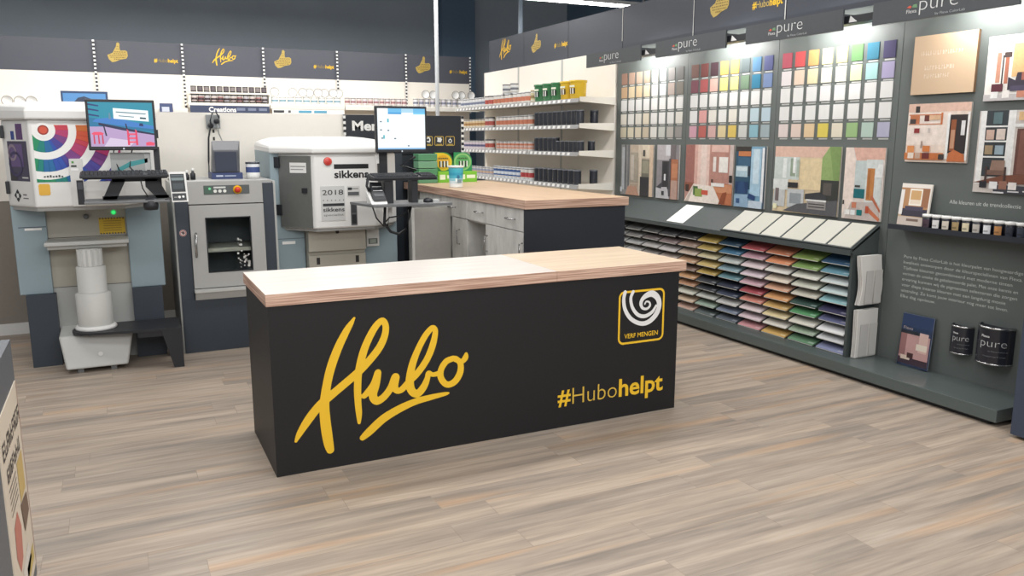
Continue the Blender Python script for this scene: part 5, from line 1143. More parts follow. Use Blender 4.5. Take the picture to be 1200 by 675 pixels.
photo('photo_board', 'photo board of white bookcase with brown armchair and honeycomb floor', 3.423, 2.95, 1.36, 1.87, [
    ((214, 206, 200), 0, 1, 0, 1), ((56, 62, 66), .10, .40, .2, 1), ((240, 240, 238), .02, .10, .1, 1), ((240, 240, 238), .40, .50, .1, 1), ((236, 236, 234), .08, .42, .80, .82), ((236, 236, 234), .08, .42, .62, .64), ((236, 236, 234), .08, .42, .43, .45), ((96, 120, 124), .2, .32, .84, .98), ((206, 176, 160), .12, .23, .65, .77), ((220, 206, 196), .26, .38, .65, .78), ((160, 140, 110), .12, .23, .47, .58), ((150, 170, 180), .26, .38, .47, .58), ((230, 190, 140), .54, 1, .88, .98), ((236, 236, 234), .5, 1, .80, .84), ((104, 66, 58), .54, 1, .22, .78), ((126, 84, 72), .58, .8, .24, .76),
    ((120, 74, 56), (.0, .12), (1, .12), (1, .26), (.4, .22)), ((150, 122, 106), (.22, .26), (.42, .26), (.42, .40), (.24, .40)), ((120, 92, 80), .16, .44, .22, .28), ((70, 52, 48), .16, .19, .1, .32), ((70, 52, 48), .42, .45, .1, .32), ((64, 66, 74), .30, 1, .0, .1), ((40, 40, 46), .10, .20, .06, .14), ((236, 236, 236), .24, .35, .05, .14), ((150, 108, 92), .37, .48, .05, .15), ((238, 232, 228), .5, .61, .05, .14), ((226, 226, 228), .3, .45, .0, .02), ((226, 226, 228), .5, .65, .02, .035), ((226, 226, 228), .7, .95, .03, .045)])

# canopies with lamps
CA = [(7.47, 6.50), (6.262, 5.315), (5.082, 4.14), (3.895, 2.93)]
CN = ['charcoal canopy sign with white lettering at the paint-shelf end of the colour wall', 'charcoal canopy sign with white lettering over the maroon-to-blue swatches', 'charcoal canopy sign with white lettering over the red-to-violet swatches', 'charcoal canopy sign with white lettering over the peach board']
for k, (ya, yb) in enumerate(CA):
    t = root('canopy_sign', CN[k], 'sign', (4.5, (ya + yb) / 2, 2.42), 'canopy signs over the colour wall')
    obj('sign_face', MB().box(4.5, 4.515, yb, ya, 2.418, 2.556), M['canopy'], t)
    mb = MB(); fr = F((4.4995, ya, 2.418), (0, -1, 0), (0, 0, 1)); w = ya - yb
    mb.text(fr, 'pure', .355 * w, .050, .088, .001, C(222, 224, 224), -0.018, .265 * w)
    mb.text(fr, 'by Flexa ColorLab', .47 * w, .012, .015, .001, C(170, 174, 176), 0.0, .20 * w)
    mb.text(fr, 'Flexa', .262 * w, .042, .022, .001, C(206, 206, 206), .01, .075 * w)
    mb.poly(fr, [(.262 * w, .076), (.29 * w, .07), (.30 * w, .08), (.285 * w, .088)], .001, C(206, 90, 70)); mb.poly(fr, [(.30 * w, .074), (.34 * w, .07), (.335 * w, .092), (.31 * w, .09)], .001, C(110, 150, 110))
    obj('sign_lettering', mb, M['vc'], t)
    for y in (ya - 0.12, yb + 0.12): obj('arm', MB().box(4.515, XW - 0.001, y - 0.012, y + 0.012, 2.522, 2.545), M['canopy'], t)
    # lamp bar behind the sign; its end shows in the gap
    l = root('display_lamp', 'black lamp bar behind the ' + ['canopy at the paint-shelf end', 'canopy over the maroon-to-blue swatches', 'canopy over the red-to-violet swatches', 'canopy over the peach board'][k], 'lamp', (4.58, (ya + yb) / 2, 2.45), 'lamp bars behind the canopy signs')
    y2 = yb - (0.245 if k < 3 else 0.0)
    obj('lamp_housing', MB().box(4.54, 4.64, y2, ya - 0.02, 2.462, 2.512), M['dark'], l)
    if k < 3:
        fw = F((4.539, yb, 2.462), (0, -1, 0), (0, 0, 1)); mb = MB(); mb.poly(fw, [(.02, .006), (.09, .006), (.03, .05)], 0.001, C(226, 226, 226))  # highlight on the lamp bar, painted as a white triangle
        obj('lamp_highlight', mb, M['vc'], l)
    obj('lamp_lens', MB().box(4.56, 4.62, yb + 0.2, ya - 0.05, 2.455, 2.462), M['lampwhite'], l)

# header run on the right
RH = [11.19, 10.06, 8.865, 7.676, 6.462, 5.268, 4.07, 2.87]
HN = ['right header panel with yellow script logo, at the corner', 'right header panel with thumb and hashtag, next to the script-logo panel', 'plain right header panel just before the first canopy sign', 'plain charcoal right header panel over the beige swatches', 'right header panel with large gold thumb and hashtag over the canopies', 'plain right header panel over the red-to-violet swatches', 'right header panel over the peach board']
for k in range(7):
    ya, yb = RH[k], RH[k + 1]; mb = MB(); fr = side(5.08, 0, 0)
    mb.box(5.08, 5.12, yb + 0.004, ya - 0.004, HZ0 + 0.001, HZ1, mi=1)
    if k in (2, 3, 4, 5): mb.rect(fr, -yb - 0.014, -yb - 0.004, HZ0 + (0.1 if k == 2 else -0.0), HZ1, 0.0015, C(212, 212, 208))
    if k == 0: hubo(mb, fr, -10.84 - 0.03, 2.765, 0.40, YEL, sub=2)
    if k == 1: thumb(mb, fr, -9.84, 2.80, 0.28, 0.24); hashtag(mb, fr, -9.21, 2.815, 0.055, 0.33, thin=C(150, 130, 70))
    if k == 4: thumb(mb, fr, -6.235, 2.79, 0.27, 0.27); hashtag(mb, fr, -5.67, 2.80, 0.06, 0.36)
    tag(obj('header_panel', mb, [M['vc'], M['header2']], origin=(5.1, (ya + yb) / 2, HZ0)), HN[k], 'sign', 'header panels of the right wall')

# right shelving with cans
t = root('shelving_unit', 'cream wall shelving with four white shelves of paint cans, beside the colour wall', 'shelving', (5.0, 9.4, 0))
SY = [7.68, 8.865, 10.06, 11.19]; SZ = [2.12, 1.84, 1.545, 1.186]
for k in range(3):
    obj('back_panel', MB().box(XW, XW + 0.12, SY[k] + 0.003, SY[k + 1] - 0.003, 0.0, HZ0), M['cream'], t)
    obj('base_shelf', MB().box(4.5, XW, SY[k], SY[k + 1], 0.1, 0.14).box(4.52, 4.54, SY[k], SY[k + 1], 0, 0.1), M['shelfwhite'], t)
    fr = side(4.55, 0, 0)
    for z in SZ:
        s = obj('shelf', MB().box(4.55, XW, SY[k] + 0.003, SY[k + 1] - 0.003, z - 0.025, z), M['shelfwhite'], t)
        mb = MB(); fr = F((4.55, 0, z), (0, -1, 0), (0.25, 0, 1))
        y0 = SY[k] + (0.0 if k else 0.0)
        mb.board(fr, -SY[k + 1] + 0.01, -y0 - 0.004, -0.04, 0.004, 0.0, 0.006, C(150, 150, 150))
        n = 10 - (0 if k else 1)
        for q in range(n):
            a = -SY[k + 1] + 0.05 + q * 0.112; mb.rect(fr, a, a + 0.06, -0.034, -0.002, 0.007, C(228, 228, 226))
        mb.rect(fr, -SY[k + 1], -SY[k + 1] + 0.012, -0.045, 0.02, 0.008, C(220, 220, 216))
        obj('price_rail', mb, M['vc'], s)
for z in SZ:
    mb = MB(); f7 = front(0, SY[0], 0)
    mb.slab(f7, [(4.55, z + 0.02), (4.55, z - 0.03), (XW, z - 0.06), (XW, z + 0.025)], -0.0, 0.006)
    obj('end_bracket', mb, M['shelfwhite'], t)
for k in range(3):
    obj('slotted_upright', MB().box(XW - 0.004, XW, SY[k + 1] - 0.02, SY[k + 1] + 0.02 if k < 2 else SY[k + 1], 0.14, HZ0), M['ltgrey'], t)
shelfname = ['top', 'second', 'third', 'lowest']
def row(si, y_from, y_to, n, key, spec, lab, group, x=4.64):
    for q in range(n):
        y = y_from + (y_to - y_from) * (q / (n - 1) if n > 1 else 0)
        can(key, spec, (x, y, SZ[si]), lab % ORD[q], group)
BK, BKL = C(44, 47, 55), C(112, 116, 124)
bk_t = (0.046, 0.165, BK, BK, BKL, None); bk_s = (0.041, 0.125, BK, BK, BKL, None)
row(1, 7.82, 8.80, 10, 'bk', bk_t, 'tall black paint can on the second shelf, %s counted from the colour wall', 'black paint cans on the second shelf')
can('bk', bk_t, (4.83, 7.83, SZ[1]), 'tall black paint can set back at the empty end of the second shelf', 'black paint cans on the second shelf')
row(2, 8.36, 8.80, 5, 'bk', bk_t, 'tall black paint can on the third shelf, %s counted from the small black cans', 'tall black paint cans on the third shelf')
row(2, 7.80, 8.27, 6, 'bks', bk_s, 'small black paint can on the third shelf, %s from the colour-wall end', 'small black paint cans on the third shelf')
can('bks', bk_s, (4.80, 7.83, SZ[2]), 'small black paint can set back behind the row on the third shelf', 'small black paint cans on the third shelf')
row(3, 8.58, 8.80, 3, 'bk', bk_t, 'black paint can on the lowest shelf, %s of the trio by the red cans', 'black paint cans on the lowest shelf')
row(3, 7.86, 8.46, 6, 'bk', bk_t, 'black paint can on the lowest shelf, %s of six from the colour-wall end', 'black paint cans on the lowest shelf')
can('bk', bk_t, (4.83, 7.82, SZ[3]), 'black paint can set back at the empty end of the lowest shelf', 'black paint cans on the lowest shelf')
# big tubs on the top shelf
def bigtub(y, x, main, label, ringlid):
    r = root('paint_bucket', label, 'bucket', (x, y, SZ[0] + 0.0007))
    mb = MB().lathe((x, y, SZ[0] + 0.0007), [(0, 0, main), (0.086, 0, main), (0.0935, 0.18, main)], 22)
    obj('bucket_body', mb, M['vcgloss'], r)
    mb = MB(); mb.lathe((x, y, SZ[0] + 0.1807), [(0.0935, 0, main), (0.101, 0.002, main), (0.101, 0.024, main), (0.088, 0.024, main), (0.084, 0.016, main), (0, 0.014, main)], 22)
    obj('bucket_lid', mb, M['vcgloss'], r)
    mb = MB(); n = 8
    for k, c_ in enumerate((BLACK, WHITE, BLACK, WHITE, BLACK)):
        mb.lathe((x, y, SZ[0] + 0.0007), [(0.0925, 0.06, c_), (0.0945, 0.12, c_)], 2, 'z', PI + 0.2 - k * 0.22 + 0.3, PI + 0.36 - k * 0.22 + 0.3)
    mb.lathe((x, y, SZ[0] + 0.0007), [(0.0945, 0.13, C(236, 240, 220)), (0.0955, 0.15, C(236, 240, 220))], 8, 'z', PI - 0.6, PI + 0.6)
    obj('bucket_label', mb, M['vc'], r)
GR, YL = C(62, 128, 84), C(226, 190, 52)
for q, y in enumerate((8.74, 8.53, 8.32)): bigtub(y, 4.66, GR, 'green bucket on the top shelf, %s from the orange cans' % ORD[q], False)
bigtub(8.11, 4.66, YL, 'yellow bucket on the top shelf touching the green buckets', True)
bigtub(7.90, 4.66, YL, 'yellow bucket on the top shelf nearest the colour wall', True)
OR_ = C(188, 116, 90); LG = C(184, 184, 184)
oc = (0.046, 0.14, LG, OR_, C(196, 198, 198), None); oc2 = (0.044, 0.115, LG, OR_, C(196, 198, 198), C(196, 170, 160)); pk = (0.047, 0.15, C(200, 184, 150), C(206, 196, 160), C(206, 190, 160), C(150, 130, 90))
row(0, 9.05, 9.98, 9, 'oc', oc, 'orange-banded paint can on the top shelf, %s from the green buckets', 'orange paint cans on the top shelf')
can('pk', pk, (4.64, 8.90, SZ[0]), 'beige can between the green buckets and the orange cans on the top shelf', 'beige cans')
can('gs', (0.052, 0.12, C(176, 178, 180), C(206, 208, 208), C(110, 112, 116), C(110, 112, 120)), (4.64, 9.45, SZ[0] + 0.1405), 'grey can stacked on the orange cans, the nearer to the green buckets', 'grey cans stacked on the orange cans')
can('gs', None, (4.64, 9.68, SZ[0] + 0.1405), 'grey can stacked on the orange cans, the farther from the green buckets', 'grey cans stacked on the orange cans')
row(1, 8.97, 9.90, 9, 'oc', oc, 'orange-banded paint can on the second shelf, %s from the black cans', 'orange paint cans on the second shelf')
row(2, 8.97, 9.90, 9, 'oc2', oc2, 'small orange-banded paint can on the third shelf, %s from the black cans', 'orange paint cans on the third shelf')
rc = (0.046, 0.15, C(200, 206, 214), C(170, 66, 68), C(206, 210, 214), None); bc = (0.046, 0.15, C(196, 206, 216), C(66, 96, 150), C(206, 212, 218), C(206, 214, 222))
row(3, 8.95, 9.17, 3, 'rc', rc, 'red-banded paint can on the lowest shelf, %s from the black trio', 'red paint cans on the lowest shelf')
row(3, 9.29, 9.98, 7, 'bc', bc, 'blue-banded paint can on the lowest shelf, %s from the red cans', 'blue paint cans on the lowest shelf')
wc = (0.043, 0.13, C(190, 194, 200), C(212, 214, 218), C(206, 208, 210), C(120, 128, 150)); rd = (0.045, 0.14, C(190, 190, 190), C(172, 84, 76), C(84, 82, 84), None); yc = (0.043, 0.12, C(206, 196, 176), C(214, 190, 150), C(186, 180, 170), C(170, 130, 84)); vcn = (0.043, 0.12, C(206, 200, 210), C(206, 192, 206), C(206, 204, 208), C(96, 98, 130))
row(0, 10.14, 10.26, 2, 'rd', rd, 'red can on the top shelf beside the orange cans, %s from them', 'red cans on the top shelf')
row(0, 10.37, 11.12, 8, 'wc', wc, 'white and blue can on the top shelf, %s from the red cans', 'white cans at the corner end of the top shelf')
row(1, 10.14, 10.26, 2, 'rd', rd, 'red can on the second shelf beside the orange cans, %s from them', 'red cans on the second shelf')
row(1, 10.37, 11.12, 8, 'yc', yc, 'beige and brown can on the second shelf, %s from the red cans', 'beige cans at the corner end of the second shelf')
row(2, 10.14, 10.26, 2, 'rd', rd, 'red can on the third shelf beside the small orange cans, %s from them', 'red cans on the third shelf')
row(2, 10.37, 11.12, 8, 'vcn', vcn, 'white and violet can on the third shelf, %s from the red cans', 'white and violet cans on the third shelf')
row(3, 10.12, 11.12, 10, 'bc2', (0.045, 0.125, C(190, 194, 200), C(150, 160, 184), C(206, 208, 212), C(196, 170, 150)), 'pale blue-grey can on the lowest shelf, %s from the blue-banded cans', 'pale blue-grey cans on the lowest shelf')

# paper sheet racks
SH = [  # per column from the brochure end, top to bottom
 ['40,92,132', '92,152,172', '206,216,214', '192,212,212', '132,186,192', '52,50,88', '92,98,140', '226,226,226', '220,222,224', '124,132,172'],
 ['134,164,68', '128,166,80', '220,220,206', '206,208,190', '206,202,184', '52,82,74', '72,150,90', '214,210,196', '160,184,156', '96,142,104'],
 ['206,110,54', '222,130,62', '222,222,214', '222,206,186', '214,156,118', '206,140,62', '206,162,72', '222,202,146', '222,216,206', '204,158,56'],
 ['190,56,66', '196,148,164', '220,200,204', '212,194,204', '202,160,172', '172,46,62', '212,120,98', '222,204,206', '216,192,200', '204,134,140'],
 ['52,88,114', '46,112,150', '188,194,190', '130,164,176', '98,146,156', '46,52,72', '62,72,96', '196,196,194', '124,138,162', '96,106,120'],
 ['202,168,48', '190,162,72', '206,194,150', '200,172,92', '192,160,54', '58,62,68', '64,70,78', '196,200,192', '150,174,156', '92,104,104'],
 ['96,94,96', '168,138,120', '202,180,162', '196,150,110', '140,110,96', '198,144,88', '196,140,98', '206,206,190', '212,182,150', '200,160,140'],
 ['92,92,96', '140,120,120', '196,190,190', '176,160,150', '160,140,124', '150,120,96', '190,160,130', '206,190,170', '190,176,160', '150,132,120'],
 ['104,106,106', '116,106,106', '186,182,180', '140,134,130', '120,112,108', '150,140,130', '170,160,150', '190,184,176', '160,150,146', '130,126,122'],
 ['112,114,114', '132,130,128', '170,172,172', '182,180,178', '150,146,142', '128,124,120', '170,166,160', '186,182,178', '150,150,148', '120,120,122'],
 ['96,98,100', '146,148,146', '176,178,178', '156,154,150', '170,166,162', '140,138,136', '160,156,152', '180,178,176', '144,142,140', '110,112,114'],
 ['86,88,92', '140,142,142', '164,166,168', '150,150,148', '160,160,158', '130,130,130', '150,150,150', '170,170,168', '134,134,134', '100,102,104']]
def cname(c):
    r_, g_, b_ = c; mx, mn = max(c), min(c); v = mx; s_ = mx - mn
    tone = 'pale' if v > 185 and s_ < 60 else 'dark' if v < 105 else ''
    if s_ < 16: n = 'white' if v > 215 else 'light grey' if v > 160 else 'mid grey' if v > 115 else 'charcoal'; return n
    if mx == r_:
        h = (g_ - b_) / s_
        n = 'pink' if h < -0.1 else 'red' if h < 0.22 else 'orange' if h < 0.52 else 'tan' if h < 0.7 and v < 230 else 'yellow'
        if s_ < 60 and n in ('orange', 'tan', 'yellow', 'red'): n = 'beige' if n != 'red' else 'pink'
    elif mx == g_: n = 'green' if b_ < 185 and (g_ - b_) > 8 else 'teal'
    else: n = 'violet' if r_ >= g_ else 'blue'
    return (tone + ' ' + n).strip()
ROWZ = [0.800 - 0.0740 * k for k in range(10)]
RE = [4.115, 5.30, 6.485, 7.66]
RN = ['green-grey sheet rack with brochure holders on its end', 'green-grey sheet rack in the middle of the row, holding yellow and blue sheets', 'green-grey sheet rack of grey sheets beyond the tall counter']
for k in range(3):
    y0, y1 = RE[k], RE[k + 1]
    t = root('sheet_rack', RN[k], 'rack', (4.87, (y0 + y1) / 2, 0.108), 'sheet racks on the plinth')
    fr = F((0, y0, 0), (1, 0, 0), (0, 0, 1))
    def prof(off): return [(4.745, 0.1087), (XW - 0.002, 0.1087), (XW - 0.002, 1.066), (4.735, 0.905), (4.735, 0.88), (4.745, 0.88)]
    mb = MB().slab(fr, prof(0), -0.022, 0.0)
    if k == 0: obj('end_board', mb, M['rack'], t)
    if k == 2:
        mb = MB().slab(F((0, y1 - 0.002, 0), (1, 0, 0), (0, 0, 1)), prof(0), 0.0, 0.02); obj('end_board', mb, M['rack'], t)
    obj('back_board', MB().box(XW - 0.012, XW - 0.002, y0 + 0.022, y1 - (0.022 if k == 2 else 0.0), 0.1087, 0.92), M['rack'], t)
    yy1 = y1 - (0.022 if k == 2 else 0.0)
    mb = MB().hexa([(4.72, y0, 0.882), (XW - 0.002, y0, 1.05), (XW - 0.002, yy1, 1.05), (4.72, yy1, 0.882), (4.72, y0, 0.905), (XW - 0.002, y0, 1.073), (XW - 0.002, yy1, 1.073), (4.72, yy1, 0.905)])
    obj('sloping_top', mb, M['rack'], t, bevel=0.002)
    obj('front_lip', MB().box(4.712, 4.722, y0, yy1, 0.868, 0.905), M['rack'], t)
    for z in ROWZ:
        za = z - 0.014
        mb = MB().hexa([(4.785, y0 + 0.002, za - 0.004), (XW - 0.012, y0 + 0.002, za + 0.079), (XW - 0.012, yy1, za + 0.079), (4.785, yy1, za - 0.004), (4.785, y0 + 0.002, za), (XW - 0.012, y0 + 0.002, za + 0.083), (XW - 0.012, yy1, za + 0.083), (4.785, yy1, za)])
        obj('slot_shelf', mb, M['rack'], t)
rn = random.Random(11)
for c_ in range(12):
    ya = 4.142 + c_ * 0.2927
    for r_ in range(10):
        col = tuple(int(x) for x in SH[c_][r_].split(',')); z = ROWZ[r_]
        j = rn.uniform(-0.004, 0.004); xf = 4.757 + rn.uniform(-0.004, 0.008); h = 0.010
        y0, y1 = ya + 0.012 + j, ya + 0.271 + j
        zf, zb = z - 0.0118 - (4.785 - xf) * 0.41, z + 0.0674
        mb = MB().hexa([(xf, y0, zf), (4.978, y0, zb), (4.978, y1, zb), (xf, y1, zf), (xf, y0, zf + h), (4.978, y0, zb + h), (4.978, y1, zb + h), (xf, y1, zf + h)], C(*col))
        # white paper edge and a small code tag
        f8 = F((xf, y1, zf), (0, -1, 0), (0, 0, 1)); mb.rect(f8, 0.0, y1 - y0, 0.0, h * 0.45, 0.0004, C(196, 196, 190))
        f9 = F((xf, y1, zf + h), (0, -1, 0), (4.978 - xf, 0, zb - zf)); mb.rect(f9, 0.20, 0.255, 0.012, 0.03, 0.0006, C(*[min(255, int(q * 0.6 + 90)) for q in col]))
        tag(obj('colour_sheet', mb, M['sheet'], origin=(4.87, (y0 + y1) / 2, z)),
            '%s paper sheets, %s from the top, %s rack column from the brochure end' % (cname(col), ORD[r_], ORD[c_]), 'colour sheet', 'paper colour sheets in the racks')
# cards on the sloping top
def slope_frame(y): return F((4.722, y, 0.9065), (0, -1, 0), (0.274, 0, 0.168))
t = root('card_tray', 'dark tray framing six cream cards on the sloping rack top', 'tray', (4.86, 4.8, 0.95))
fr = slope_frame(5.53); mb = MB(); mb.board(fr, 0.0, 1.42, 0.004, 0.31, 0.0, 0.006)
obj('tray_base', mb, M['rack'], t)
mb = MB(); mb.board(fr, 0, 1.42, 0.0, 0.012, 0, 0.016)
for k in range(7): mb.board(fr, 0.0 + k * 0.234, 0.008 + k * 0.234, 0.012, 0.31, 0.006, 0.013)
obj('tray_rim', mb, M['rack'], t)
for k in range(6):
    mb = MB(); mb.board(fr, 0.014 + k * 0.234, 0.226 + k * 0.234, 0.016, 0.305, 0.0065, 0.011, C(222, 220, 206) if k % 2 else C(226, 224, 212))
    tag(obj('sample_card', mb, M['swatch'], origin=(4.86, 5.4 - k * 0.234, 0.95)), 'cream card in the sloping tray, %s from the white single card' % ORD[k], 'sample card', 'cream cards in the sloping tray')
mb = MB(); fr = slope_frame(6.33); mb.board(fr, 0.0, 0.25, 0.02, 0.30, 0.0, 0.004, C(240, 240, 236))
tag(obj('sample_card', mb, M['vcmatte'], origin=(4.86, 6.2, 0.95)), 'single white card lying alone on the sloping rack top', 'sample card')
# brochures on the rack end
def holder(z0, z1, label, curl):
    r = root('brochure_stack', label, 'brochure', (4.89, 4.085, z0), 'brochures on the rack end')
    n = 10; H_ = z1 - z0
    def xs(t_): return curl * math.sin(t_ * 2 * PI * 0.8)
    for lay in range(3):
        mb = MB(); prev = None
        for k in range(n + 1):
            t_ = k / n; dx = xs(t_) + lay * 0.004; dy = -0.012 * lay - curl * 0.8 * math.sin(t_ * PI)
            i = mb.add([(4.768 + dx, 4.080 + dy, z0 + t_ * H_), (4.974 + dx, 4.080 + dy, z0 + t_ * H_), (4.768 + dx, 4.089 + dy, z0 + t_ * H_), (4.974 + dx, 4.089 + dy, z0 + t_ * H_)])
            if prev is not None:
                c_ = C(214, 212, 208) if lay == 2 else C(196, 194, 190)
                mb.face([prev, prev + 1, i + 1, i], c_); mb.face([prev + 3, prev + 2, i + 2, i + 3], c_); mb.face([prev + 2, prev, i, i + 2], c_); mb.face([prev + 1, prev + 3, i + 3, i + 1], c_)
            prev = i
        mb.face([prev, prev + 1, prev + 3, prev + 2], C(226, 226, 222)); mb.face([0, 2, 3, 1], C(200, 200, 196))
        obj('booklet', mb, M['vcmatte'], r)
    mb = MB(); fr = front(0, 4.050 - curl * 0.8, 0)
    mb.board(fr, 4.80 + curl, 4.88, z0 + 0.01, z0 + H_ * 0.70, 0.0, 0.002, C(190, 188, 186)); mb.board(fr, 4.90, 4.975, z0 + 0.01, z0 + H_ * 0.70, 0.0, 0.002, C(200, 198, 194))
    obj('holder_front', mb, M['vcmatte'], r)
holder(0.505, 0.868, 'curled pale grey brochures in the upper holder on the rack end', 0.012)
holder(0.112, 0.470, 'straight pale grey brochures in the lower holder on the rack end', 0.002)

# little shelf with jars
t = root('jar_shelf', 'narrow dark shelf of small paint jars on the colour wall', 'shelf', (4.93, 3.4, 1.1))
obj('shelf_board', MB().box(4.86, XW, 2.90, 3.93, 1.082, 1.10), M['rack'], t)
obj('shelf_edge', MB().box(4.852, 4.86, 2.90, 3.93, 1.078, 1.112), M['navyblk'], t)
JC = [(70, 52, 64), (226, 224, 222), (214, 204, 190), (170, 146, 104), (224, 212, 180), (192, 186, 178), (226, 228, 232), (186, 134, 82), (44, 50, 62), (60, 66, 80), (150, 120, 96)]
JN = ['plum', 'white', 'off-white', 'olive-tan', 'cream', 'grey-beige', 'bright white', 'caramel', 'black', 'navy', 'brown']
for k in range(11):
    y = 3.672 - k * 0.0715; x = 4.915
    r = root('paint_jar', '%s labelled small paint jar on the dark shelf, %s from the magazine' % (JN[k], ORD[k]), 'jar', (x, y, 1.1), 'small paint jars on the dark shelf')
    obj('jar_body', MB().lathe((x, y, 1.1), [(0, 0, C(34, 36, 46)), (0.032, 0, C(34, 36, 46)), (0.033, 0.07, C(34, 36, 46)), (0.029, 0.078, C(34, 36, 46))], 18), M['vcgloss'], r)
    mb = MB(); c_ = C(*JC[k]); mb.lathe((x, y, 1.1), [(0.0328, 0.010, c_), (0.0338, 0.064, c_)], 6, 'z', PI - 0.35, PI + 0.95)
    mb.lathe((x, y, 1.1), [(0.0335, 0.022, C(*[int(q * 0.75) for q in JC[k]])), (0.0342, 0.032, c_)], 5, 'z', PI - 0.25, PI + 0.55)
    obj('jar_label', mb, M['vc'], r)
    obj('jar_lid', MB().lathe((x, y, 1.1), [(0.031, 0.078, WHITE), (0.0345, 0.079, WHITE), (0.0345, 0.096, WHITE), (0, 0.097, WHITE)], 18), M['white'], r)
# magazine standing on the jar shelf
r = root('magazine', 'interior magazine with framed picture cover standing on the jar shelf', 'magazine', (4.93, 3.81, 1.1))
fr = F((4.945, 3.935, 1.104), (0, -1, 0), (0.030, 0, 0.285)); w, h = 0.235, 0.288
mb = MB(); mb.board(fr, 0, w, 0, h, -0.010, 0.0, C(196, 170, 140), 0, C(226, 220, 210))
for c_, a0, a1, b0, b1 in (((176, 132, 92), 0, 1, .4, 1), ((150, 104, 74), .7, .95, .45, .92), ((226, 220, 212), 0, 1, .9, 1), ((226, 220, 212), .95, 1, .0, 1), ((236, 230, 218), .3, .72, .48, .88), ((200, 160, 110), .34, .68, .52, .84), ((226, 210, 190), .34, .68, .52, .62), ((200, 186, 176), 0, 1, 0, .2), ((56, 52, 66), .1, .95, .22, .40), ((70, 66, 84), .2, .8, .36, .46), ((120, 100, 90), .3, .7, .1, .16), ((226, 222, 218), 0, .12, .25, .85)):
    mb.rect(fr, a0 * w, a1 * w, b0 * h, b1 * h, 0.0006 + 0.0002 * len(mb.f) / 4, C(*c_))
obj('cover', mb, M['vc'], r)
obj('pages', MB().board(fr, 0.004, w - 0.004, 0.003, h - 0.004, -0.016, -0.010), M['white'], r)
# brochure on the plinth
r = root('brochure_stand', 'navy brochure with pink room photo standing in a clear holder on the plinth', 'brochure', (4.95, 3.71, 0.108))
fr = F((4.945, 3.835, 0.112), (0, -1, 0), (0.028, 0, 0.36)); w, h = 0.245, 0.37
mb = MB(); mb.board(fr, 0, w, 0, h, -0.006, 0, C(40, 58, 92), 0, C(160, 166, 180))
for q, (c_, a0, a1, b0, b1) in enumerate((((206, 160, 156), .02, .96, .06, .62), ((160, 112, 110), .02, .22, .2, .62), ((226, 190, 180), .62, .9, .3, .68), ((240, 226, 210), .55, .9, .34, .46), ((70, 50, 60), .02, .96, .04, .16), ((226, 206, 190), .1, .4, .12, .2), ((96, 60, 60), .3, .5, .16, .26), ((40, 44, 54), .02, .62, .62, .68))): mb.rect(fr, a0 * w, a1 * w, b0 * h, b1 * h, 0.0006 + q * 0.0004, C(*c_))
mb.text(fr, 'Flexa', 0.02, h * 0.70, 0.022, 0.003, C(214, 196, 186), 0.0, 0.075)
obj('brochure_cover', mb, M['vc'], r)
mb = MB().board(fr, -0.006, w + 0.006, -0.004, h * 0.78, 0.008, 0.010); mb.board(fr, -0.006, w + 0.006, -0.004, h + 0.01, -0.012, -0.009)
obj('acrylic_holder', mb, M['acrylic'], r)
# half cans
def halfcan(y0, y1, z0, z1, label, lw):
    c_y, rad = (y0 + y1) / 2, (y1 - y0) / 2
    r = root('half_can', label, 'paint can', (XW, c_y, z0), 'black half cans on the colour wall')
    BKC = C(38, 40, 48)
    obj('can_body', MB().lathe((XW, c_y, z0), [(rad, 0, BKC), (rad, z1 - z0, BKC)], 24, 'z', PI / 2, 1.5 * PI), M['vcgloss'], r)
    obj('can_lid', MB().lathe((XW, c_y, z1 - 0.012), [(0, 0.004, BKC), (rad * 0.9, 0.004, BKC), (rad * 0.93, 0.014, BKC)], 24, 'z', PI / 2, 1.5 * PI), M['vc'], r)
    rimc = C(150, 152, 156)
    obj('can_rim', MB().lathe((XW, c_y, z1 - 0.012), [(rad * 0.93, 0.012, rimc), (rad * 1.02, 0.014, rimc), (rad * 1.02, 0.0, rimc), (rad, 0, rimc)][::-1], 24, 'z', PI / 2, 1.5 * PI), M['chrome'], r)
    obj('can_rim', MB().lathe((XW, c_y, z0), [(rad, 0.010, rimc), (rad * 1.02, 0.008, rimc), (rad * 1.02, 0.0, rimc), (rad * 0.9, 0, rimc)][::-1], 24, 'z', PI / 2, 1.5 * PI), M['chrome'], r)
    # lettering wrapped on the curved face
    mb = MB()
    def wrap(txt, a, b, h_, w_, bold, col):
        vs, fc, tw, hh = glyphs(txt, bold); k = h_ / hh; kx = w_ / tw
        i = mb.add([(XW - (rad + 0.001) * math.cos((a + x * kx) / rad), c_y - (rad + 0.001) * math.sin((a + x * kx) / rad), b + y * k) for x, y in vs])
        for q in fc: mb.face([i + z_ for z_ in q], col)
    H_ = z1 - z0
    wrap('pure', -rad * 0.32, z0 + H_ * 0.49, H_ * 0.22, lw * 0.82, -0.02, C(206, 208, 210)); wrap('Flexa', -rad * 0.30, z0 + H_ * 0.73, H_ * 0.06, lw * 0.28, 0.02, C(214, 216, 218)); wrap('by Flexa ColorLab', rad * 0.15, z0 + H_ * 0.36, H_ * 0.03, lw * 0.6, 0, C(130, 134, 140)); obj('can_lettering', mb, M['vc'], r); mb = MB(); wrap('muurverf mat', -rad * 0.1, z0 + H_ * 0.22, H_ * 0.045, lw * 0.7, 0, C(110, 114, 120))
    obj('can_caption', mb, M['vc'], r)
halfcan(3.315, 3.465, 0.288, 0.480, 'smaller black half can with white lettering fixed to the colour wall', 0.125)
halfcan(3.045, 3.272, 0.283, 0.525, 'larger black half can with white lettering beside the dark blue post', 0.19)
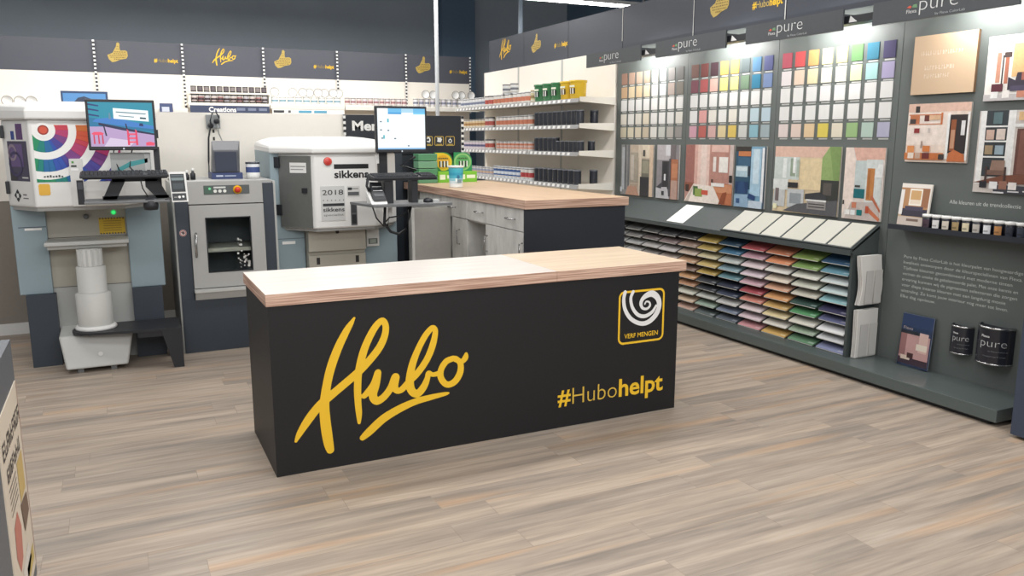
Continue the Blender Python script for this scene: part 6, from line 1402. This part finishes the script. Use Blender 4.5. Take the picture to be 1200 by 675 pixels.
# dark post
t = root('end_post', 'dark blue end post beside the plinth at the edge of the colour wall', 'post', (4.75, 2.62, 0))
obj('post_board', MB().box(4.535, 4.99, 2.55, 2.73, 0.02, 2.8), M['postblue'], t)
obj('post_foot', MB().lathe((4.57, 2.60, 0), [(0, 0, WHITE), (0.03, 0, WHITE), (0.03, 0.008, WHITE), (0.008, 0.012, WHITE), (0.008, 0.03, WHITE), (0, 0.03, WHITE)], 12), M['chrome'], t)

# ------------------------------------------------------------------ low gondola end at the left edge
t = root('gondola_end', 'low dark shelf end with a cream printed side poster', 'shelving', (-0.6, 2.9, 0))
GX = -0.405
obj('side_frame', MB().box(GX - 0.03, GX, 2.2, 3.49, 0.0, 0.955), plain('gondola_grey', C(96, 100, 106), 0.5), t)
obj('inner_shelf', MB().box(-1.2, GX - 0.03, 2.2, 3.40, 0.06, 0.09).box(-1.2, GX - 0.03, 2.2, 3.40, 0.45, 0.47), M['black'], t)
obj('end_frame', MB().box(-1.2, GX - 0.03, 3.45, 3.49, 0.0, 0.955), M['dark'], t)
fp = F((GX, 2.6, 0), (0, 1, 0), (0, 0, 1))
mb = MB(); mb.board(fp, 0.31, 0.865, 0.06, 0.80, 0, 0.004, C(222, 210, 192))
lr = random.Random(9)
for b_, h_, a_, e_ in ((0.655, 0.06, 0.36, 0.84), (0.565, 0.05, 0.40, 0.74)):
    x = a_
    while x < e_:
        q = lr.choice((0.035, 0.045, 0.05)); dc = C(58, 50, 50)
        mb.rect(fp, x, x + 0.011, b_, b_ + h_, 0.005, dc)
        if lr.random() < 0.6: mb.rect(fp, x + q - 0.011, x + q, b_, b_ + h_ * lr.choice((0.5, 1.0)), 0.005, dc)
        for f_ in (0.0, 0.42, 0.84):
            if lr.random() < 0.7: mb.rect(fp, x, x + q, b_ + f_ * h_, b_ + (f_ + 0.16) * h_, 0.0053, dc)
        x += q + 0.014
for k in range(5): mb.rect(fp, 0.40, 0.60, 0.535 - k * 0.022, 0.541 - k * 0.022, 0.005, C(120, 108, 96))
mb.poly(fp, [(0.42, 0.40), (0.52, 0.42), (0.58, 0.34), (0.54, 0.24), (0.46, 0.22), (0.40, 0.30)], 0.005, C(196, 120, 104)); mb.rect(fp, 0.64, 0.80, 0.40, 0.55, 0.005, C(206, 178, 110)); mb.poly(fp, [(0.62, 0.40), (0.8, 0.38), (0.82, 0.30), (0.66, 0.28)], 0.006, C(110, 86, 70)); mb.rect(fp, 0.6, 0.82, 0.10, 0.16, 0.005, C(200, 176, 100)); mb.poly(fp, [(0.5, 0.2), (0.7, 0.22), (0.75, 0.14), (0.55, 0.1)], 0.005, C(226, 220, 210))
mb.rect(fp, 0.855, 0.865, 0.06, 0.80, 0.005, C(200, 160, 150))
obj('side_poster', mb, M['vc'], t, label='cream poster with dark lettering')

# ------------------------------------------------------------------ light
def area(name, loc, sx, sy, power, rot=(0, 0, 0), col=(1, 0.98, 0.955)):
    l = bpy.data.lights.new(name, 'AREA'); l.shape = 'RECTANGLE'; l.size = sx; l.size_y = sy; l.energy = power; l.color = col
    o = bpy.data.objects.new(name, l); COL.objects.link(o); o.location = loc; o.rotation_euler = rot
    return o
for y, p in ((-0.8, 115), (2.3, 125), (5.4, 140), (8.6, 125), (12.0, 210)):
    area('ceiling_lamp', (1.5, y, 3.9), 7.0, 0.5, p)
for k, (ya, yb) in enumerate(CA):
    area('canopy_lamp', (4.80, (ya + yb) / 2 - 0.05, 2.50), 0.05, 0.5, 6, (0, math.radians(-50), 0))
area('front_fill', (0.8, -1.6, 3.4), 6.0, 1.0, 130, (math.radians(62), 0, 0))  # unseen fill light added behind the camera to brighten surfaces facing it
w = bpy.data.worlds.new('shop_ambient'); scene.world = w; w.use_nodes = True
bg = w.node_tree.nodes['Background']; bg.inputs['Color'].default_value = (0.95, 0.97, 1.0, 1); bg.inputs['Strength'].default_value = 0.48

# ------------------------------------------------------------------ camera
cam = bpy.data.cameras.new('camera'); co = bpy.data.objects.new('camera', cam); COL.objects.link(co)
cam.sensor_width = 36.0; cam.sensor_fit = 'HORIZONTAL'; cam.lens = 946.7 / 1200 * 36.0
co.location = (0, 0, 1.70); co.rotation_euler = (math.radians(90 - 10.5), 0, math.radians(-25.98))
scene.camera = co
scene.view_settings.view_transform = 'Standard'; scene.view_settings.look = 'None'
scene.view_settings.exposure = 0.0
scene.cycles.use_denoising = True
